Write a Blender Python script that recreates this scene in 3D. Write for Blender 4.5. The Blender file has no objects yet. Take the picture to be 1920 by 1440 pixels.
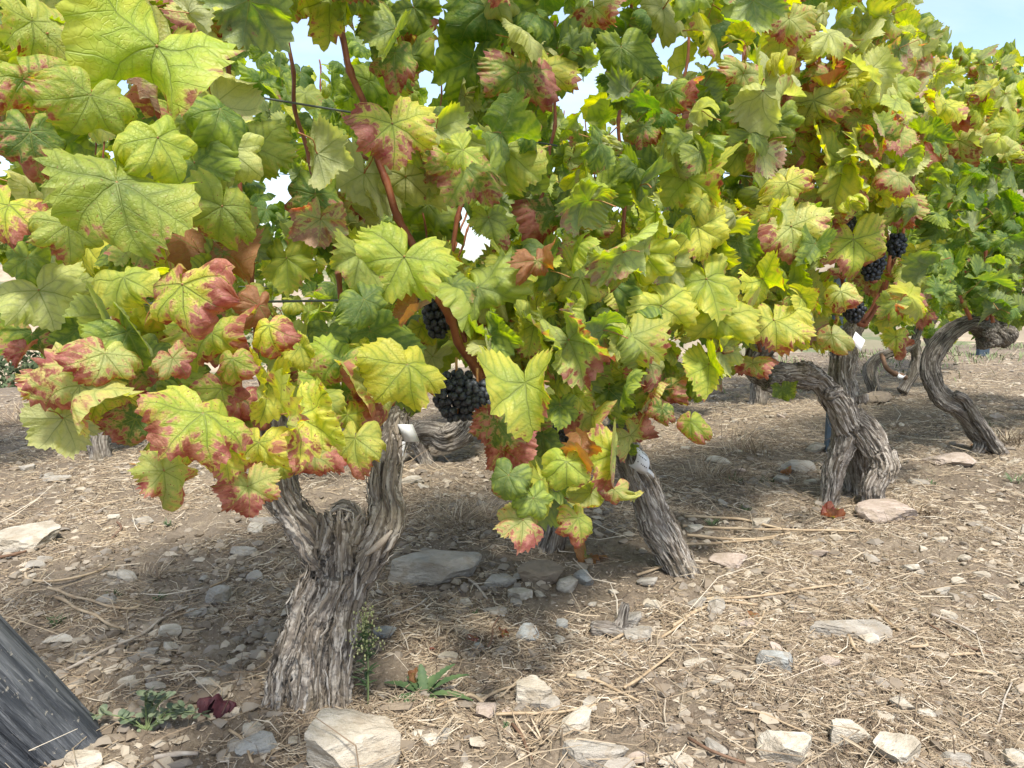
import bpy, bmesh, math, random
import numpy as np
from mathutils import Vector, Matrix

random.seed(7)
rng = np.random.default_rng(7)
R_ = math.radians
scene = bpy.context.scene
COL = scene.collection

# ------------------------------------------------------------------ camera
FPX = 1397.0                      # focal length in pixels of the 1920 px wide photograph
CAM_H = 0.85
PITCH = R_(8.1)
cam_d = bpy.data.cameras.new('camera')
cam_d.sensor_width = 36.0
cam_d.lens = 36.0 * FPX / 1920.0
cam_d.clip_start = 0.05
cam_d.clip_end = 9000
cam = bpy.data.objects.new('camera', cam_d)
COL.objects.link(cam)
cam.location = (0, 0, CAM_H)
cam.rotation_euler = (R_(90) - PITCH, 0, 0)
scene.camera = cam

# ------------------------------------------------------------------ light
SUN_EL, SUN_AZ = 63.0, 163.0      # azimuth clockwise from +Y (behind the camera, a little right)
sdir = Vector((math.sin(R_(SUN_AZ)) * math.cos(R_(SUN_EL)),
               math.cos(R_(SUN_AZ)) * math.cos(R_(SUN_EL)), math.sin(R_(SUN_EL))))
world = bpy.data.worlds.new('World')
scene.world = world
world.use_nodes = True
wn, wl = world.node_tree.nodes, world.node_tree.links
wn.clear()
w_out = wn.new('ShaderNodeOutputWorld')
w_bg = wn.new('ShaderNodeBackground')
w_bg.inputs['Strength'].default_value = 0.15
w_sky = wn.new('ShaderNodeTexSky')
w_sky.sky_type = 'NISHITA'
w_sky.sun_disc = False
w_sky.sun_elevation = R_(SUN_EL)
w_sky.sun_rotation = R_(SUN_AZ)
w_sky.air_density = 1.0
w_sky.dust_density = 1.6
w_tc = wn.new('ShaderNodeTexCoord')
w_map = wn.new('ShaderNodeMapping')
w_map.inputs['Scale'].default_value = (1.0, 1.0, 3.0)
w_noise = wn.new('ShaderNodeTexNoise')
w_noise.inputs['Scale'].default_value = 2.6
w_noise.inputs['Detail'].default_value = 7
w_noise.inputs['Roughness'].default_value = 0.55
w_noise.inputs['Distortion'].default_value = 0.6
w_ramp = wn.new('ShaderNodeMapRange')
w_ramp.inputs['From Min'].default_value = 0.40
w_ramp.inputs['From Max'].default_value = 0.66
w_ramp.inputs['To Min'].default_value = 0.05
w_ramp.inputs['To Max'].default_value = 0.48
w_mix = wn.new('ShaderNodeMix')
w_mix.data_type = 'RGBA'
w_mix.inputs['B'].default_value = (4.2, 4.4, 4.7, 1)
wl.new(w_tc.outputs['Generated'], w_map.inputs['Vector'])
wl.new(w_map.outputs['Vector'], w_noise.inputs['Vector'])
wl.new(w_noise.outputs['Fac'], w_ramp.inputs['Value'])
wl.new(w_ramp.outputs['Result'], w_mix.inputs['Factor'])
wl.new(w_sky.outputs['Color'], w_mix.inputs['A'])
wl.new(w_mix.outputs['Result'], w_bg.inputs['Color'])
wl.new(w_bg.outputs['Background'], w_out.inputs['Surface'])

sun_d = bpy.data.lights.new('sun', 'SUN')
sun_d.energy = 3.2
sun_d.angle = R_(8.0)
sun_d.color = (1.0, 0.955, 0.885)
sun = bpy.data.objects.new('sun', sun_d)
COL.objects.link(sun)
sun.rotation_euler = sdir.to_track_quat('Z', 'Y').to_euler()

scene.view_settings.view_transform = 'Standard'
scene.view_settings.look = 'None'
scene.view_settings.exposure = 1.08
scene.view_settings.gamma = 1.0
scene.view_settings.use_curve_mapping = False
scene.render.engine = 'CYCLES'
scene.cycles.max_bounces = 8
scene.cycles.transparent_max_bounces = 8

# ------------------------------------------------------------------ numeric helpers
_prm = np.random.default_rng(3).permutation(512).astype(np.int64)
_prm = np.concatenate([_prm, _prm, _prm])
_grd = np.random.default_rng(4).normal(size=(512, 3))
_grd /= np.linalg.norm(_grd, axis=1)[:, None]


def noise3(p):
    p = np.asarray(p, dtype=np.float64)
    i = np.floor(p).astype(np.int64)
    f = p - i
    u = f * f * f * (f * (f * 6 - 15) + 10)
    i &= 511
    out = 0
    for dx in (0, 1):
        wx = u[:, 0] if dx else 1 - u[:, 0]
        hx = _prm[(i[:, 0] + dx) & 511]
        for dy in (0, 1):
            wy = u[:, 1] if dy else 1 - u[:, 1]
            hy = _prm[hx + ((i[:, 1] + dy) & 511)]
            for dz in (0, 1):
                wz = u[:, 2] if dz else 1 - u[:, 2]
                g = _grd[_prm[hy + ((i[:, 2] + dz) & 511)] & 511]
                d = f - np.array([dx, dy, dz])
                out = out + wx * wy * wz * (g * d).sum(1)
    return out * 1.5


def fbm(p, octv=4, gain=0.5):
    p = np.asarray(p, dtype=np.float64)
    a, s, t = 1.0, 0.0, 0.0
    for k in range(octv):
        s = s + a * noise3(p + 17.3 * k)
        t += a
        a *= gain
        p = p * 2.03
    return s / t


def sstep(a, b, x):
    t = np.clip((x - a) / (b - a), 0, 1)
    return t * t * (3 - 2 * t)


CF = np.array([0, math.cos(PITCH), -math.sin(PITCH)])
CU = np.array([0, math.sin(PITCH), math.cos(PITCH)])
CR = np.array([1.0, 0, 0])
CC = np.array([0, 0, CAM_H])


def P(px, py, z):
    """world point seen at photograph pixel (px, py) at depth z"""
    return CC + CF * z + CR * ((px - 960) / FPX * z) + CU * ((720 - py) / FPX * z)


def proj(w):
    d = np.asarray(w) - CC
    z = d @ CF
    return 960 + FPX * (d @ CR) / z, 720 - FPX * (d @ CU) / z, z


# the terrace: its outer edge is a line, beyond it the land falls into the valley
E0 = np.array([-3.6, 5.6]); E1 = np.array([6.2, 9.4])
ED = (E1 - E0) / np.linalg.norm(E1 - E0)
EN = np.array([-ED[1], ED[0]])


def gheight(x, y):
    x = np.asarray(x, float); y = np.asarray(y, float)
    z0 = np.zeros_like(x)
    h = 0.030 * fbm(np.stack([x * 0.9, y * 0.9, z0 + 3.1], 1), 3)
    h = h + 0.022 * fbm(np.stack([x * 3.5, y * 3.5, z0 + 9.7], 1), 3)
    d = (x - E0[0]) * EN[0] + (y - E0[1]) * EN[1]
    h = h - 0.55 * np.clip(d - 0.2, 0, 30) * sstep(0, 1.5, d)
    return h


def ghf(x, y):
    return float(gheight(np.array([x]), np.array([y]))[0])


def G(px, py):
    """ground point under photograph pixel"""
    d = CF + CR * ((px - 960) / FPX) + CU * ((720 - py) / FPX)
    h = 0.0
    for _ in range(4):
        t = (h - CAM_H) / d[2]
        w = CC + d * t
        h = ghf(w[0], w[1])
    return np.array([w[0], w[1], h])


def gdepth(px, py):
    return float((G(px, py) - CC) @ CF)


# ------------------------------------------------------------------ object helpers
def tag(o, label=None, cat=None, group=None, kind=None):
    if label: o['label'] = label
    if cat: o['category'] = cat
    if group: o['group'] = group
    if kind: o['kind'] = kind
    return o


def empty(name, loc, label=None, cat=None, group=None):
    o = bpy.data.objects.new(name, None)
    o.empty_display_size = 0.05
    COL.objects.link(o)
    o.location = loc
    return tag(o, label, cat, group)


def link(name, me, parent=None, mw=None):
    o = bpy.data.objects.new(name, me)
    COL.objects.link(o)
    if parent is not None:
        o.parent = parent
        o.matrix_parent_inverse = Matrix.Translation(-Vector(parent.location))
    if mw is not None:
        o.matrix_basis = mw
    return o


def mesh_np(name, v, faces, mats=(), smooth=True, mat_idx=None):
    """faces: (n,3) or (n,4) int array or list of such arrays"""
    me = bpy.data.meshes.new(name)
    if not isinstance(faces, list):
        faces = [faces]
    faces = [np.asarray(f, dtype=np.int64) for f in faces if len(f)]
    v = np.asarray(v, dtype=np.float32)
    nl = sum(f.size for f in faces)
    nf = sum(len(f) for f in faces)
    me.vertices.add(len(v)); me.loops.add(nl); me.polygons.add(nf)
    me.vertices.foreach_set('co', v.ravel())
    me.loops.foreach_set('vertex_index', np.concatenate([f.ravel() for f in faces]).astype(np.int32))
    tot = np.concatenate([np.full(len(f), f.shape[1]) for f in faces])
    st = np.concatenate([[0], np.cumsum(tot)[:-1]])
    me.polygons.foreach_set('loop_start', st.astype(np.int32))
    me.polygons.foreach_set('use_smooth', np.full(nf, smooth))
    for m in mats:
        me.materials.append(m)
    if mat_idx is not None:
        me.polygons.foreach_set('material_index', np.asarray(mat_idx, dtype=np.int32))
    me.update(calc_edges=True)
    return me


def attr_vec(me, name, data):
    a = me.attributes.new(name, 'FLOAT_VECTOR', 'POINT')
    a.data.foreach_set('vector', np.asarray(data, dtype=np.float32).ravel())


def attr_f(me, name, data):
    a = me.attributes.new(name, 'FLOAT', 'POINT')
    a.data.foreach_set('value', np.asarray(data, dtype=np.float32).ravel())


def attr_col(me, name, data):
    a = me.attributes.new(name, 'FLOAT_COLOR', 'POINT')
    a.data.foreach_set('color', np.asarray(data, dtype=np.float32).ravel())


def resample(pts, rad, step):
    pts = np.asarray(pts, float); rad = np.asarray(rad, float)
    # Catmull-Rom through the points
    n = len(pts)
    out, ro = [], []
    for i in range(n - 1):
        p0 = pts[max(i - 1, 0)]; p1 = pts[i]; p2 = pts[i + 1]; p3 = pts[min(i + 2, n - 1)]
        k = max(2, int(np.linalg.norm(p2 - p1) / step))
        for j in range(k):
            t = j / k
            out.append(0.5 * ((2 * p1) + (-p0 + p2) * t + (2 * p0 - 5 * p1 + 4 * p2 - p3) * t * t
                              + (-p0 + 3 * p1 - 3 * p2 + p3) * t ** 3))
            tt = t * t * (3 - 2 * t)
            ro.append(rad[i] * (1 - tt) + rad[i + 1] * tt)
    out.append(pts[-1]); ro.append(rad[-1])
    return np.array(out), np.array(ro)


def frames(pts):
    n = len(pts)
    T = np.gradient(pts, axis=0)
    T /= np.linalg.norm(T, axis=1)[:, None] + 1e-12
    N = np.zeros_like(pts)
    a = np.array([0, 0, 1.0]) if abs(T[0][2]) < 0.8 else np.array([1.0, 0, 0])
    nn = a - T[0] * (a @ T[0]); nn /= np.linalg.norm(nn)
    for i in range(n):
        nn = nn - T[i] * (nn @ T[i]); nn /= np.linalg.norm(nn) + 1e-12
        N[i] = nn
    return T, N, np.cross(T, N)


def tube_np(pts, rad, sides=8):
    """returns verts, quads, tri caps"""
    T, N, B = frames(pts)
    n = len(pts)
    a = np.linspace(0, 2 * math.pi, sides, endpoint=False)
    ring = np.cos(a)[None, :, None] * N[:, None, :] + np.sin(a)[None, :, None] * B[:, None, :]
    v = pts[:, None, :] + ring * np.asarray(rad)[:, None, None]
    v = v.reshape(-1, 3)
    i = np.arange(n - 1)[:, None] * sides
    j = np.arange(sides)[None, :]
    j2 = (j + 1) % sides
    q = np.stack([i + j, i + j2, i + sides + j2, i + sides + j], -1).reshape(-1, 4)
    c0, c1 = len(v), len(v) + 1
    v = np.concatenate([v, pts[:1], pts[-1:]])
    jj = np.arange(sides); jk = (jj + 1) % sides
    t0 = np.stack([np.full(sides, c0), jk, jj], -1)
    b = (n - 1) * sides
    t1 = np.stack([np.full(sides, c1), b + jj, b + jk], -1)
    return v, q, np.concatenate([t0, t1])


# ------------------------------------------------------------------ material helpers
class NT:
    def __init__(self, name):
        self.m = bpy.data.materials.new(name)
        self.m.use_nodes = True
        self.t = self.m.node_tree
        self.n, self.l = self.t.nodes, self.t.links
        self.n.clear()
        self.out = self.n.new('ShaderNodeOutputMaterial')

    def _in(self, sock, v):
        if v is None: return
        if isinstance(v, bpy.types.NodeSocket): self.l.new(v, sock)
        else: sock.default_value = v

    def math(self, op, a, b=None, c=None, clamp=False):
        n = self.n.new('ShaderNodeMath'); n.operation = op; n.use_clamp = clamp
        self._in(n.inputs[0], a); self._in(n.inputs[1], b); self._in(n.inputs[2], c)
        return n.outputs[0]

    def vmath(self, op, a, b=None):
        n = self.n.new('ShaderNodeVectorMath'); n.operation = op
        self._in(n.inputs[0], a); self._in(n.inputs[1], b)
        return n.outputs['Value'] if op in ('LENGTH', 'DOT_PRODUCT', 'DISTANCE') else n.outputs[0]

    def mix(self, f, a, b, mode='MIX'):
        n = self.n.new('ShaderNodeMix'); n.data_type = 'RGBA'; n.blend_type = mode
        self._in(n.inputs[0], f)
        for s, v in ((n.inputs[6], a), (n.inputs[7], b)):
            if isinstance(v, tuple) and len(v) == 3: v = v + (1.0,)
            self._in(s, v)
        return n.outputs[2]

    def noise(self, vec, scale, detail=4, rough=0.55, dist=0.0):
        n = self.n.new('ShaderNodeTexNoise')
        self._in(n.inputs['Vector'], vec)
        n.inputs['Scale'].default_value = scale; n.inputs['Detail'].default_value = detail
        n.inputs['Roughness'].default_value = rough; n.inputs['Distortion'].default_value = dist
        return n.outputs['Fac']

    def voronoi(self, vec, scale, feature='F1'):
        n = self.n.new('ShaderNodeTexVoronoi'); n.feature = feature
        self._in(n.inputs['Vector'], vec); n.inputs['Scale'].default_value = scale
        return n.outputs['Distance']

    def ss(self, a, b, x):
        n = self.n.new('ShaderNodeMapRange'); n.interpolation_type = 'SMOOTHSTEP'
        self._in(n.inputs['Value'], x); self._in(n.inputs['From Min'], a); self._in(n.inputs['From Max'], b)
        return n.outputs['Result']

    def attr(self, name, typ='GEOMETRY'):
        n = self.n.new('ShaderNodeAttribute'); n.attribute_name = name; n.attribute_type = typ
        return n

    def pos(self):
        return self.n.new('ShaderNodeNewGeometry').outputs['Position']

    def objco(self):
        return self.n.new('ShaderNodeTexCoord').outputs['Object']

    def bump(self, h, strength=0.5, dist=0.01):
        n = self.n.new('ShaderNodeBump')
        n.inputs['Strength'].default_value = strength; n.inputs['Distance'].default_value = dist
        self._in(n.inputs['Height'], h)
        return n.outputs['Normal']

    def principled(self, col, rough=0.8, spec=0.3, normal=None, finish=True):
        n = self.n.new('ShaderNodeBsdfPrincipled')
        if isinstance(col, tuple) and len(col) == 3: col = col + (1.0,)
        self._in(n.inputs['Base Color'], col); self._in(n.inputs['Roughness'], rough)
        n.inputs['Specular IOR Level'].default_value = spec
        if normal is not None: self._in(n.inputs['Normal'], normal)
        if finish: self.l.new(n.outputs[0], self.out.inputs['Surface'])
        return n.outputs[0]


VEINS = (0.0, R_(50), -R_(50), R_(104), -R_(104))


def leaf_material(name, from_attr):
    t = NT(name)
    lp = t.attr('flat').outputs['Vector']
    edge = t.attr('edge').outputs['Fac']
    if from_attr:
        a = t.attr('tint'); colv, alpha = a.outputs['Color'], a.outputs['Alpha']
        rnd = t.attr('rnd').outputs['Fac']
    else:
        oi = t.n.new('ShaderNodeObjectInfo')
        colv, alpha, rnd = oi.outputs['Color'], oi.outputs['Alpha'], oi.outputs['Random']
    sp = t.n.new('ShaderNodeSeparateColor'); t.l.new(colv, sp.inputs[0])
    red, yel, dry = sp.outputs[0], sp.outputs[1], sp.outputs[2]
    off = t.n.new('ShaderNodeCombineXYZ')
    t._in(off.inputs[0], t.math('MULTIPLY', rnd, 37.0)); t._in(off.inputs[1], t.math('MULTIPLY', rnd, 91.0))
    q = t.vmath('ADD', lp, off.outputs[0])
    wv = t.n.new('ShaderNodeTexNoise'); t.l.new(q, wv.inputs['Vector']); wv.inputs['Scale'].default_value = 5.0; wv.inputs['Detail'].default_value = 2
    wq = t.vmath('MULTIPLY', t.vmath('SUBTRACT', wv.outputs['Color'], (.5, .5, .5)), (.075, .075, 0))
    lq = t.vmath('ADD', lp, t.vmath('MULTIPLY', wq, edge))
    sx = t.n.new('ShaderNodeSeparateXYZ'); t.l.new(lq, sx.inputs[0])
    x, y = sx.outputs[0], sx.outputs[1]
    n1 = t.noise(q, 2.6, 3, 0.55)
    n2 = t.noise(q, 16.0, 4, 0.65)
    n3 = t.noise(q, 7.0, 4, 0.6)
    # distances to the five main veins and the side veins branching from each
    main, side = None, None
    best = None
    for a in VEINS:
        dx, dy = math.sin(a), -math.cos(a)
        al = t.math('ADD', t.math('MULTIPLY', x, dx), t.math('MULTIPLY', y, dy))
        ac = t.math('ABSOLUTE', t.math('SUBTRACT', t.math('MULTIPLY', x, dy), t.math('MULTIPLY', y, dx)))
        pen = t.math('MULTIPLY', t.math('MAXIMUM', t.math('MULTIPLY', al, -1.0), 0.0), 4.0)
        d = t.math('ADD', ac, pen)
        ph = t.math('FRACT', t.math('MULTIPLY', t.math('SUBTRACT', al, t.math('MULTIPLY', ac, 0.8)), 7.5))
        sd = t.math('MULTIPLY', t.math('ABSOLUTE', t.math('SUBTRACT', ph, 0.5)), 0.12)
        if main is None:
            main, side = d, sd
        else:
            closer = t.math('LESS_THAN', d, main)
            mx = t.n.new('ShaderNodeMix'); mx.data_type = 'FLOAT'
            t._in(mx.inputs[0], closer); t._in(mx.inputs[2], side); t._in(mx.inputs[3], sd)
            side = mx.outputs[0]
            main = t.math('MINIMUM', main, d)
    wmain = t.math('SUBTRACT', 0.013, t.math('MULTIPLY', edge, 0.009))
    vm = t.math('SUBTRACT', 1.0, t.ss(t.math('MULTIPLY', wmain, 0.35), wmain, main))
    vs = t.math('MULTIPLY', t.math('SUBTRACT', 1.0, t.ss(0.0008, 0.0055, side)), 0.45)
    net = t.math('MULTIPLY', t.math('SUBTRACT', 1.0, t.ss(0.0, 0.11, t.voronoi(q, 26.0, 'DISTANCE_TO_EDGE'))), 0.15)
    veins = t.math('MAXIMUM', t.math('MAXIMUM', vm, vs), net)
    vwide = t.math('SUBTRACT', 1.0, t.ss(0.0, 0.09, t.math('MINIMUM', main, t.math('MULTIPLY', side, 2.2))))
    # colour
    yf = t.math('ADD', yel, t.math('MULTIPLY', t.math('SUBTRACT', n1, 0.5), 0.9))
    yf = t.math('ADD', yf, t.math('MULTIPLY', t.math('SUBTRACT', edge, 0.5), 0.25))
    yf = t.math('SUBTRACT', yf, t.math('MULTIPLY', vwide, 0.22), clamp=True)
    col = t.mix(t.ss(0.0, 0.5, yf), (0.072, 0.150, 0.028), (0.31, 0.40, 0.045))
    col = t.mix(t.ss(0.45, 1.1, yf), col, (0.65, 0.62, 0.085))
    col = t.mix(t.math('MULTIPLY', t.ss(0.35, 0.8, n2), 0.22), col, (0.58, 0.54, 0.20))
    pale = t.math('MULTIPLY', alpha, t.math('ADD', 0.6, t.math('MULTIPLY', n3, 0.5)))
    col = t.mix(pale, col, (0.60, 0.56, 0.32))
    # autumn red spreading in from the margin and between the veins
    n4 = t.noise(q, 2.1, 2, 0.5)
    rm = t.math('ADD', t.math('MULTIPLY', edge, 0.55), t.math('MULTIPLY', n4, 2.1))
    rm = t.math('ADD', rm, t.math('MULTIPLY', t.math('SUBTRACT', n2, 0.5), 1.35))
    shade = t.math('ADD', 0.84, t.math('MULTIPLY', t.math('FRACT', t.math('MULTIPLY', rnd, 7.31)), 0.38))
    gm = t.n.new('ShaderNodeMix'); gm.data_type = 'RGBA'; gm.blend_type = 'MULTIPLY'; gm.inputs[0].default_value = 1.0
    cs = t.n.new('ShaderNodeCombineColor')
    for k_ in range(3): t._in(cs.inputs[k_], shade)
    t._in(gm.inputs[6], col); t._in(gm.inputs[7], cs.outputs[0]); col = gm.outputs[2]
    sgn = t.math('SUBTRACT', rnd, 0.5)
    rm = t.math('SUBTRACT', rm, t.math('MULTIPLY', y, 0.55))
    rm = t.math('ADD', rm, t.math('MULTIPLY', t.math('MULTIPLY', x, sgn), 1.3))
    rm = t.math('SUBTRACT', rm, t.math('MULTIPLY', vwide, 0.30))
    lo = t.math('SUBTRACT', 2.10, t.math('MULTIPLY', red, 0.95))
    rmask = t.math('MULTIPLY', t.ss(lo, t.math('ADD', lo, 0.26), rm), t.math('MULTIPLY', t.ss(0.02, 0.12, red), t.math('ADD', 0.62, t.math('MULTIPLY', n3, 0.5))))
    halo = t.math('MULTIPLY', t.ss(t.math('SUBTRACT', lo, 0.22), t.math('ADD', lo, 0.1), rm), t.math('MULTIPLY', red, 0.7))
    col = t.mix(halo, col, (0.62, 0.42, 0.20))
    redc = t.mix(t.ss(0.35, 0.65, t.noise(q, 5.0, 3)), (0.22, 0.026, 0.042), (0.52, 0.215, 0.19))
    col = t.mix(rmask, col, redc)
    # small dead specks
    sp1 = t.ss(0.66, 0.70, t.noise(q, 34.0, 2, 0.5))
    col = t.mix(t.math('MULTIPLY', sp1, t.ss(0.10, 0.45, red)), col, (0.22, 0.08, 0.04))
    # dried brown tissue
    lo2 = t.math('SUBTRACT', 1.85, t.math('MULTIPLY', dry, 1.45))
    dm = t.math('ADD', t.math('MULTIPLY', edge, 0.8), t.math('MULTIPLY', n3, 1.0))
    dmask = t.math('MULTIPLY', t.ss(lo2, t.math('ADD', lo2, 0.18), dm), t.ss(0.02, 0.1, dry))
    drc = t.mix(n2, (0.20, 0.065, 0.030), (0.52, 0.30, 0.15))
    col = t.mix(dmask, col, drc)
    vcol = t.mix(t.ss(0.5, 0.9, yf), (0.22, 0.27, 0.07), (0.16, 0.19, 0.02))
    col = t.mix(t.math('MULTIPLY', veins, 0.75), col, vcol)
    geo = t.n.new('ShaderNodeNewGeometry')
    # the underside of a vine leaf is felted and paler
    colb = t.mix(0.45, col, (0.40, 0.42, 0.25))
    colf = t.mix(geo.outputs['Backfacing'], col, colb)
    hgt = t.math('SUBTRACT', t.math('MULTIPLY', t.noise(q, 30.0, 2, 0.5), 0.5), t.math('MULTIPLY', veins, 1.0))
    nrm = t.bump(hgt, 0.55, 0.005)
    bs = t.principled(colf, t.math('ADD', 0.34, t.math('MULTIPLY', n2, 0.25)), 0.34, nrm, finish=False)
    tr = t.n.new('ShaderNodeBsdfTranslucent')
    hsv = t.n.new('ShaderNodeHueSaturation')
    hsv.inputs['Saturation'].default_value = 1.35; hsv.inputs['Value'].default_value = 1.45
    t.l.new(col, hsv.inputs['Color']); t.l.new(hsv.outputs[0], tr.inputs['Color'])
    ms = t.n.new('ShaderNodeMixShader'); ms.inputs[0].default_value = 0.50
    t.l.new(bs, ms.inputs[1]); t.l.new(tr.outputs[0], ms.inputs[2])
    t.l.new(ms.outputs[0], t.out.inputs['Surface'])
    return t.m


M = {}
M['leaf'] = leaf_material('vine_leaf', False)
M['leaf_joined'] = leaf_material('vine_leaf_joined', True)


def simple(name, c1, c2, scale, rough=0.8, spec=0.3, bump=0.0, bdist=0.003, objspace=True, detail=5):
    t = NT(name)
    v = t.objco() if objspace else t.pos()
    n = t.noise(v, scale, detail, 0.6)
    c = t.mix(t.ss(0.3, 0.7, n), c1, c2)
    nm = t.bump(t.noise(v, scale * 4, 4, 0.6), bump, bdist) if bump else None
    t.principled(c, rough, spec, nm)
    return t.m


M['petiole'] = simple('petiole_skin', (0.30, 0.22, 0.06), (0.34, 0.10, 0.05), 20, 0.5)
M['wire'] = simple('wire_steel', (0.06, 0.075, 0.075), (0.11, 0.125, 0.12), 60, 0.45, 0.5)
M['tag'] = simple('white_plastic', (0.78, 0.78, 0.78), (0.72, 0.73, 0.74), 30, 0.35, 0.5)
M['print'] = simple('black_print', (0.03, 0.03, 0.03), (0.05, 0.05, 0.05), 30, 0.5)
M['grass'] = simple('weed_green', (0.05, 0.09, 0.035), (0.09, 0.135, 0.05), 30, 0.6)
M['weed_pale'] = simple('weed_pale_green', (0.12, 0.17, 0.06), (0.20, 0.23, 0.10), 40, 0.7)
M['weed_head'] = simple('weed_flower_head', (0.30, 0.32, 0.12), (0.45, 0.44, 0.22), 60, 0.8)
M['stake'] = simple('slate_blue_stake', (0.045, 0.07, 0.09), (0.075, 0.10, 0.12), 25, 0.6)


def cane_mat():
    t = NT('cane_bark')
    v = t.objco()
    oi = t.n.new('ShaderNodeObjectInfo')
    n = t.noise(v, 18, 4, 0.6)
    c = t.mix(t.ss(0.3, 0.7, n), (0.20, 0.055, 0.028), (0.33, 0.12, 0.055))
    c = t.mix(t.math('MULTIPLY', t.ss(0.5, 0.75, t.noise(v, 90, 3)), 0.5), c, (0.33, 0.15, 0.075))
    t.principled(c, 0.5, 0.35, t.bump(t.noise(v, 120, 3), 0.3, 0.002))
    return t.m


M['cane'] = cane_mat()


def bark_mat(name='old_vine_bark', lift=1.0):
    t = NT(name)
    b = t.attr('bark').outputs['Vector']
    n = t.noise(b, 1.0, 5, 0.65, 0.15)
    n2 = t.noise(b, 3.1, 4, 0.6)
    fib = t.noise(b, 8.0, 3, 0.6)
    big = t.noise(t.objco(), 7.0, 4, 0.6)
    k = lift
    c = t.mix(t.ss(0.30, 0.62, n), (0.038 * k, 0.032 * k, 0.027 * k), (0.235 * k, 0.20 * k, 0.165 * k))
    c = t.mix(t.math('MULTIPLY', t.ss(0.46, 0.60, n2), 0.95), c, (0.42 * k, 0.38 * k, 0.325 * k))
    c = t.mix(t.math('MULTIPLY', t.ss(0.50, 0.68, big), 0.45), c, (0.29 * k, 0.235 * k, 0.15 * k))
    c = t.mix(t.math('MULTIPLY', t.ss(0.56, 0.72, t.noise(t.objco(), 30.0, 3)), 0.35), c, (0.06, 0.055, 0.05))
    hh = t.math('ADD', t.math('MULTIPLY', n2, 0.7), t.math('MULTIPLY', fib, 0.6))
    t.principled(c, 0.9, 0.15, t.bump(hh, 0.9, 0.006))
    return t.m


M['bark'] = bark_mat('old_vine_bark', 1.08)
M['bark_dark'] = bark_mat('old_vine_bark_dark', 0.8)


def soil_mat():
    t = NT('dry_soil')
    p = t.pos()
    a = t.noise(p, 1.3, 5, 0.6)
    b = t.noise(p, 9.0, 6, 0.65)
    c_ = t.noise(p, 70.0, 5, 0.7)
    c = t.mix(t.ss(0.36, 0.64, a), (0.165, 0.130, 0.095), (0.245, 0.197, 0.142))
    c = t.mix(t.math('MULTIPLY', t.ss(0.5, 0.72, b), 0.6), c, (0.36, 0.295, 0.20))
    c = t.mix(t.math('MULTIPLY', t.ss(0.42, 0.62, c_), 0.5), c, (0.13, 0.10, 0.072))
    c = t.mix(t.math('MULTIPLY', t.ss(0.60, 0.70, t.noise(p, 160.0, 2)), 0.5), c, (0.40, 0.34, 0.26))
    h = t.math('ADD', t.math('MULTIPLY', b, 0.5), c_)
    t.principled(c, 0.95, 0.1, t.bump(h, 0.9, 0.012))
    return t.m


M['soil'] = soil_mat()


def stone_mat(name, c1, c2, c3):
    t = NT(name)
    oi = t.n.new('ShaderNodeObjectInfo')
    v0 = t.objco()
    off = t.n.new('ShaderNodeCombineXYZ')
    t._in(off.inputs[0], t.math('MULTIPLY', oi.outputs['Random'], 50.0))
    v = t.vmath('ADD', t.pos(), off.outputs[0])
    st = t.n.new('ShaderNodeMapping'); st.inputs['Scale'].default_value = (1, 1, 3.5)
    st.inputs['Rotation'].default_value = (0.3, 0.2, 0)
    t.l.new(v, st.inputs['Vector'])
    n = t.noise(st.outputs[0], 22, 5, 0.6, 0.3)
    n2 = t.noise(v, 130, 4, 0.65)
    n3 = t.noise(v, 9, 3, 0.5)
    c = t.mix(t.ss(0.34, 0.64, n), c1, c2)
    c = t.mix(t.math('MULTIPLY', t.ss(0.48, 0.62, n3), 0.55), c, c3)
    c = t.mix(t.math('MULTIPLY', t.ss(0.55, 0.72, n2), 0.30), c, (0.19, 0.16, 0.12))
    c = t.mix(t.math('MULTIPLY', t.ss(0.50, 0.64, t.noise(v, 28, 4)), 0.5), c, (0.27, 0.215, 0.15))
    h = t.math('ADD', n, t.math('MULTIPLY', n2, 0.5))
    t.principled(c, 0.88, 0.2, t.bump(h, 0.9, 0.010))
    return t.m


M['stone_cream'] = stone_mat('stone_cream', (0.37, 0.325, 0.25), (0.50, 0.45, 0.365), (0.32, 0.27, 0.20))
M['stone_grey'] = stone_mat('stone_grey', (0.265, 0.238, 0.197), (0.375, 0.343, 0.288), (0.29, 0.25, 0.20))
M['stone_blue'] = stone_mat('stone_blue_grey', (0.225, 0.228, 0.215), (0.35, 0.355, 0.33), (0.28, 0.265, 0.23))
M['stone_pink'] = stone_mat('stone_pinkish', (0.35, 0.275, 0.22), (0.45, 0.37, 0.305), (0.32, 0.26, 0.205))
M['stone_brown'] = stone_mat('stone_earthy', (0.19, 0.15, 0.11), (0.27, 0.215, 0.155), (0.22, 0.17, 0.12))


def varied(name, cols, rough=0.85, trans=0.0):
    """colour picked per piece from the float attribute rnd"""
    t = NT(name)
    f = t.attr('rnd').outputs['Fac']
    rp = t.n.new('ShaderNodeValToRGB')
    el = rp.color_ramp.elements
    el[0].color = cols[0] + (1,); el[0].position = 0
    el[1].color = cols[-1] + (1,); el[1].position = 1
    for i, c in enumerate(cols[1:-1]):
        e = el.new((i + 1) / (len(cols) - 1)); e.color = c + (1,)
    t.l.new(f, rp.inputs[0])
    n = t.noise(t.pos(), 90, 3)
    c = t.mix(t.math('MULTIPLY', n, 0.45), rp.outputs[0], (0.26, 0.20, 0.13))
    t.principled(c, rough, 0.25)
    return t.m


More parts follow.
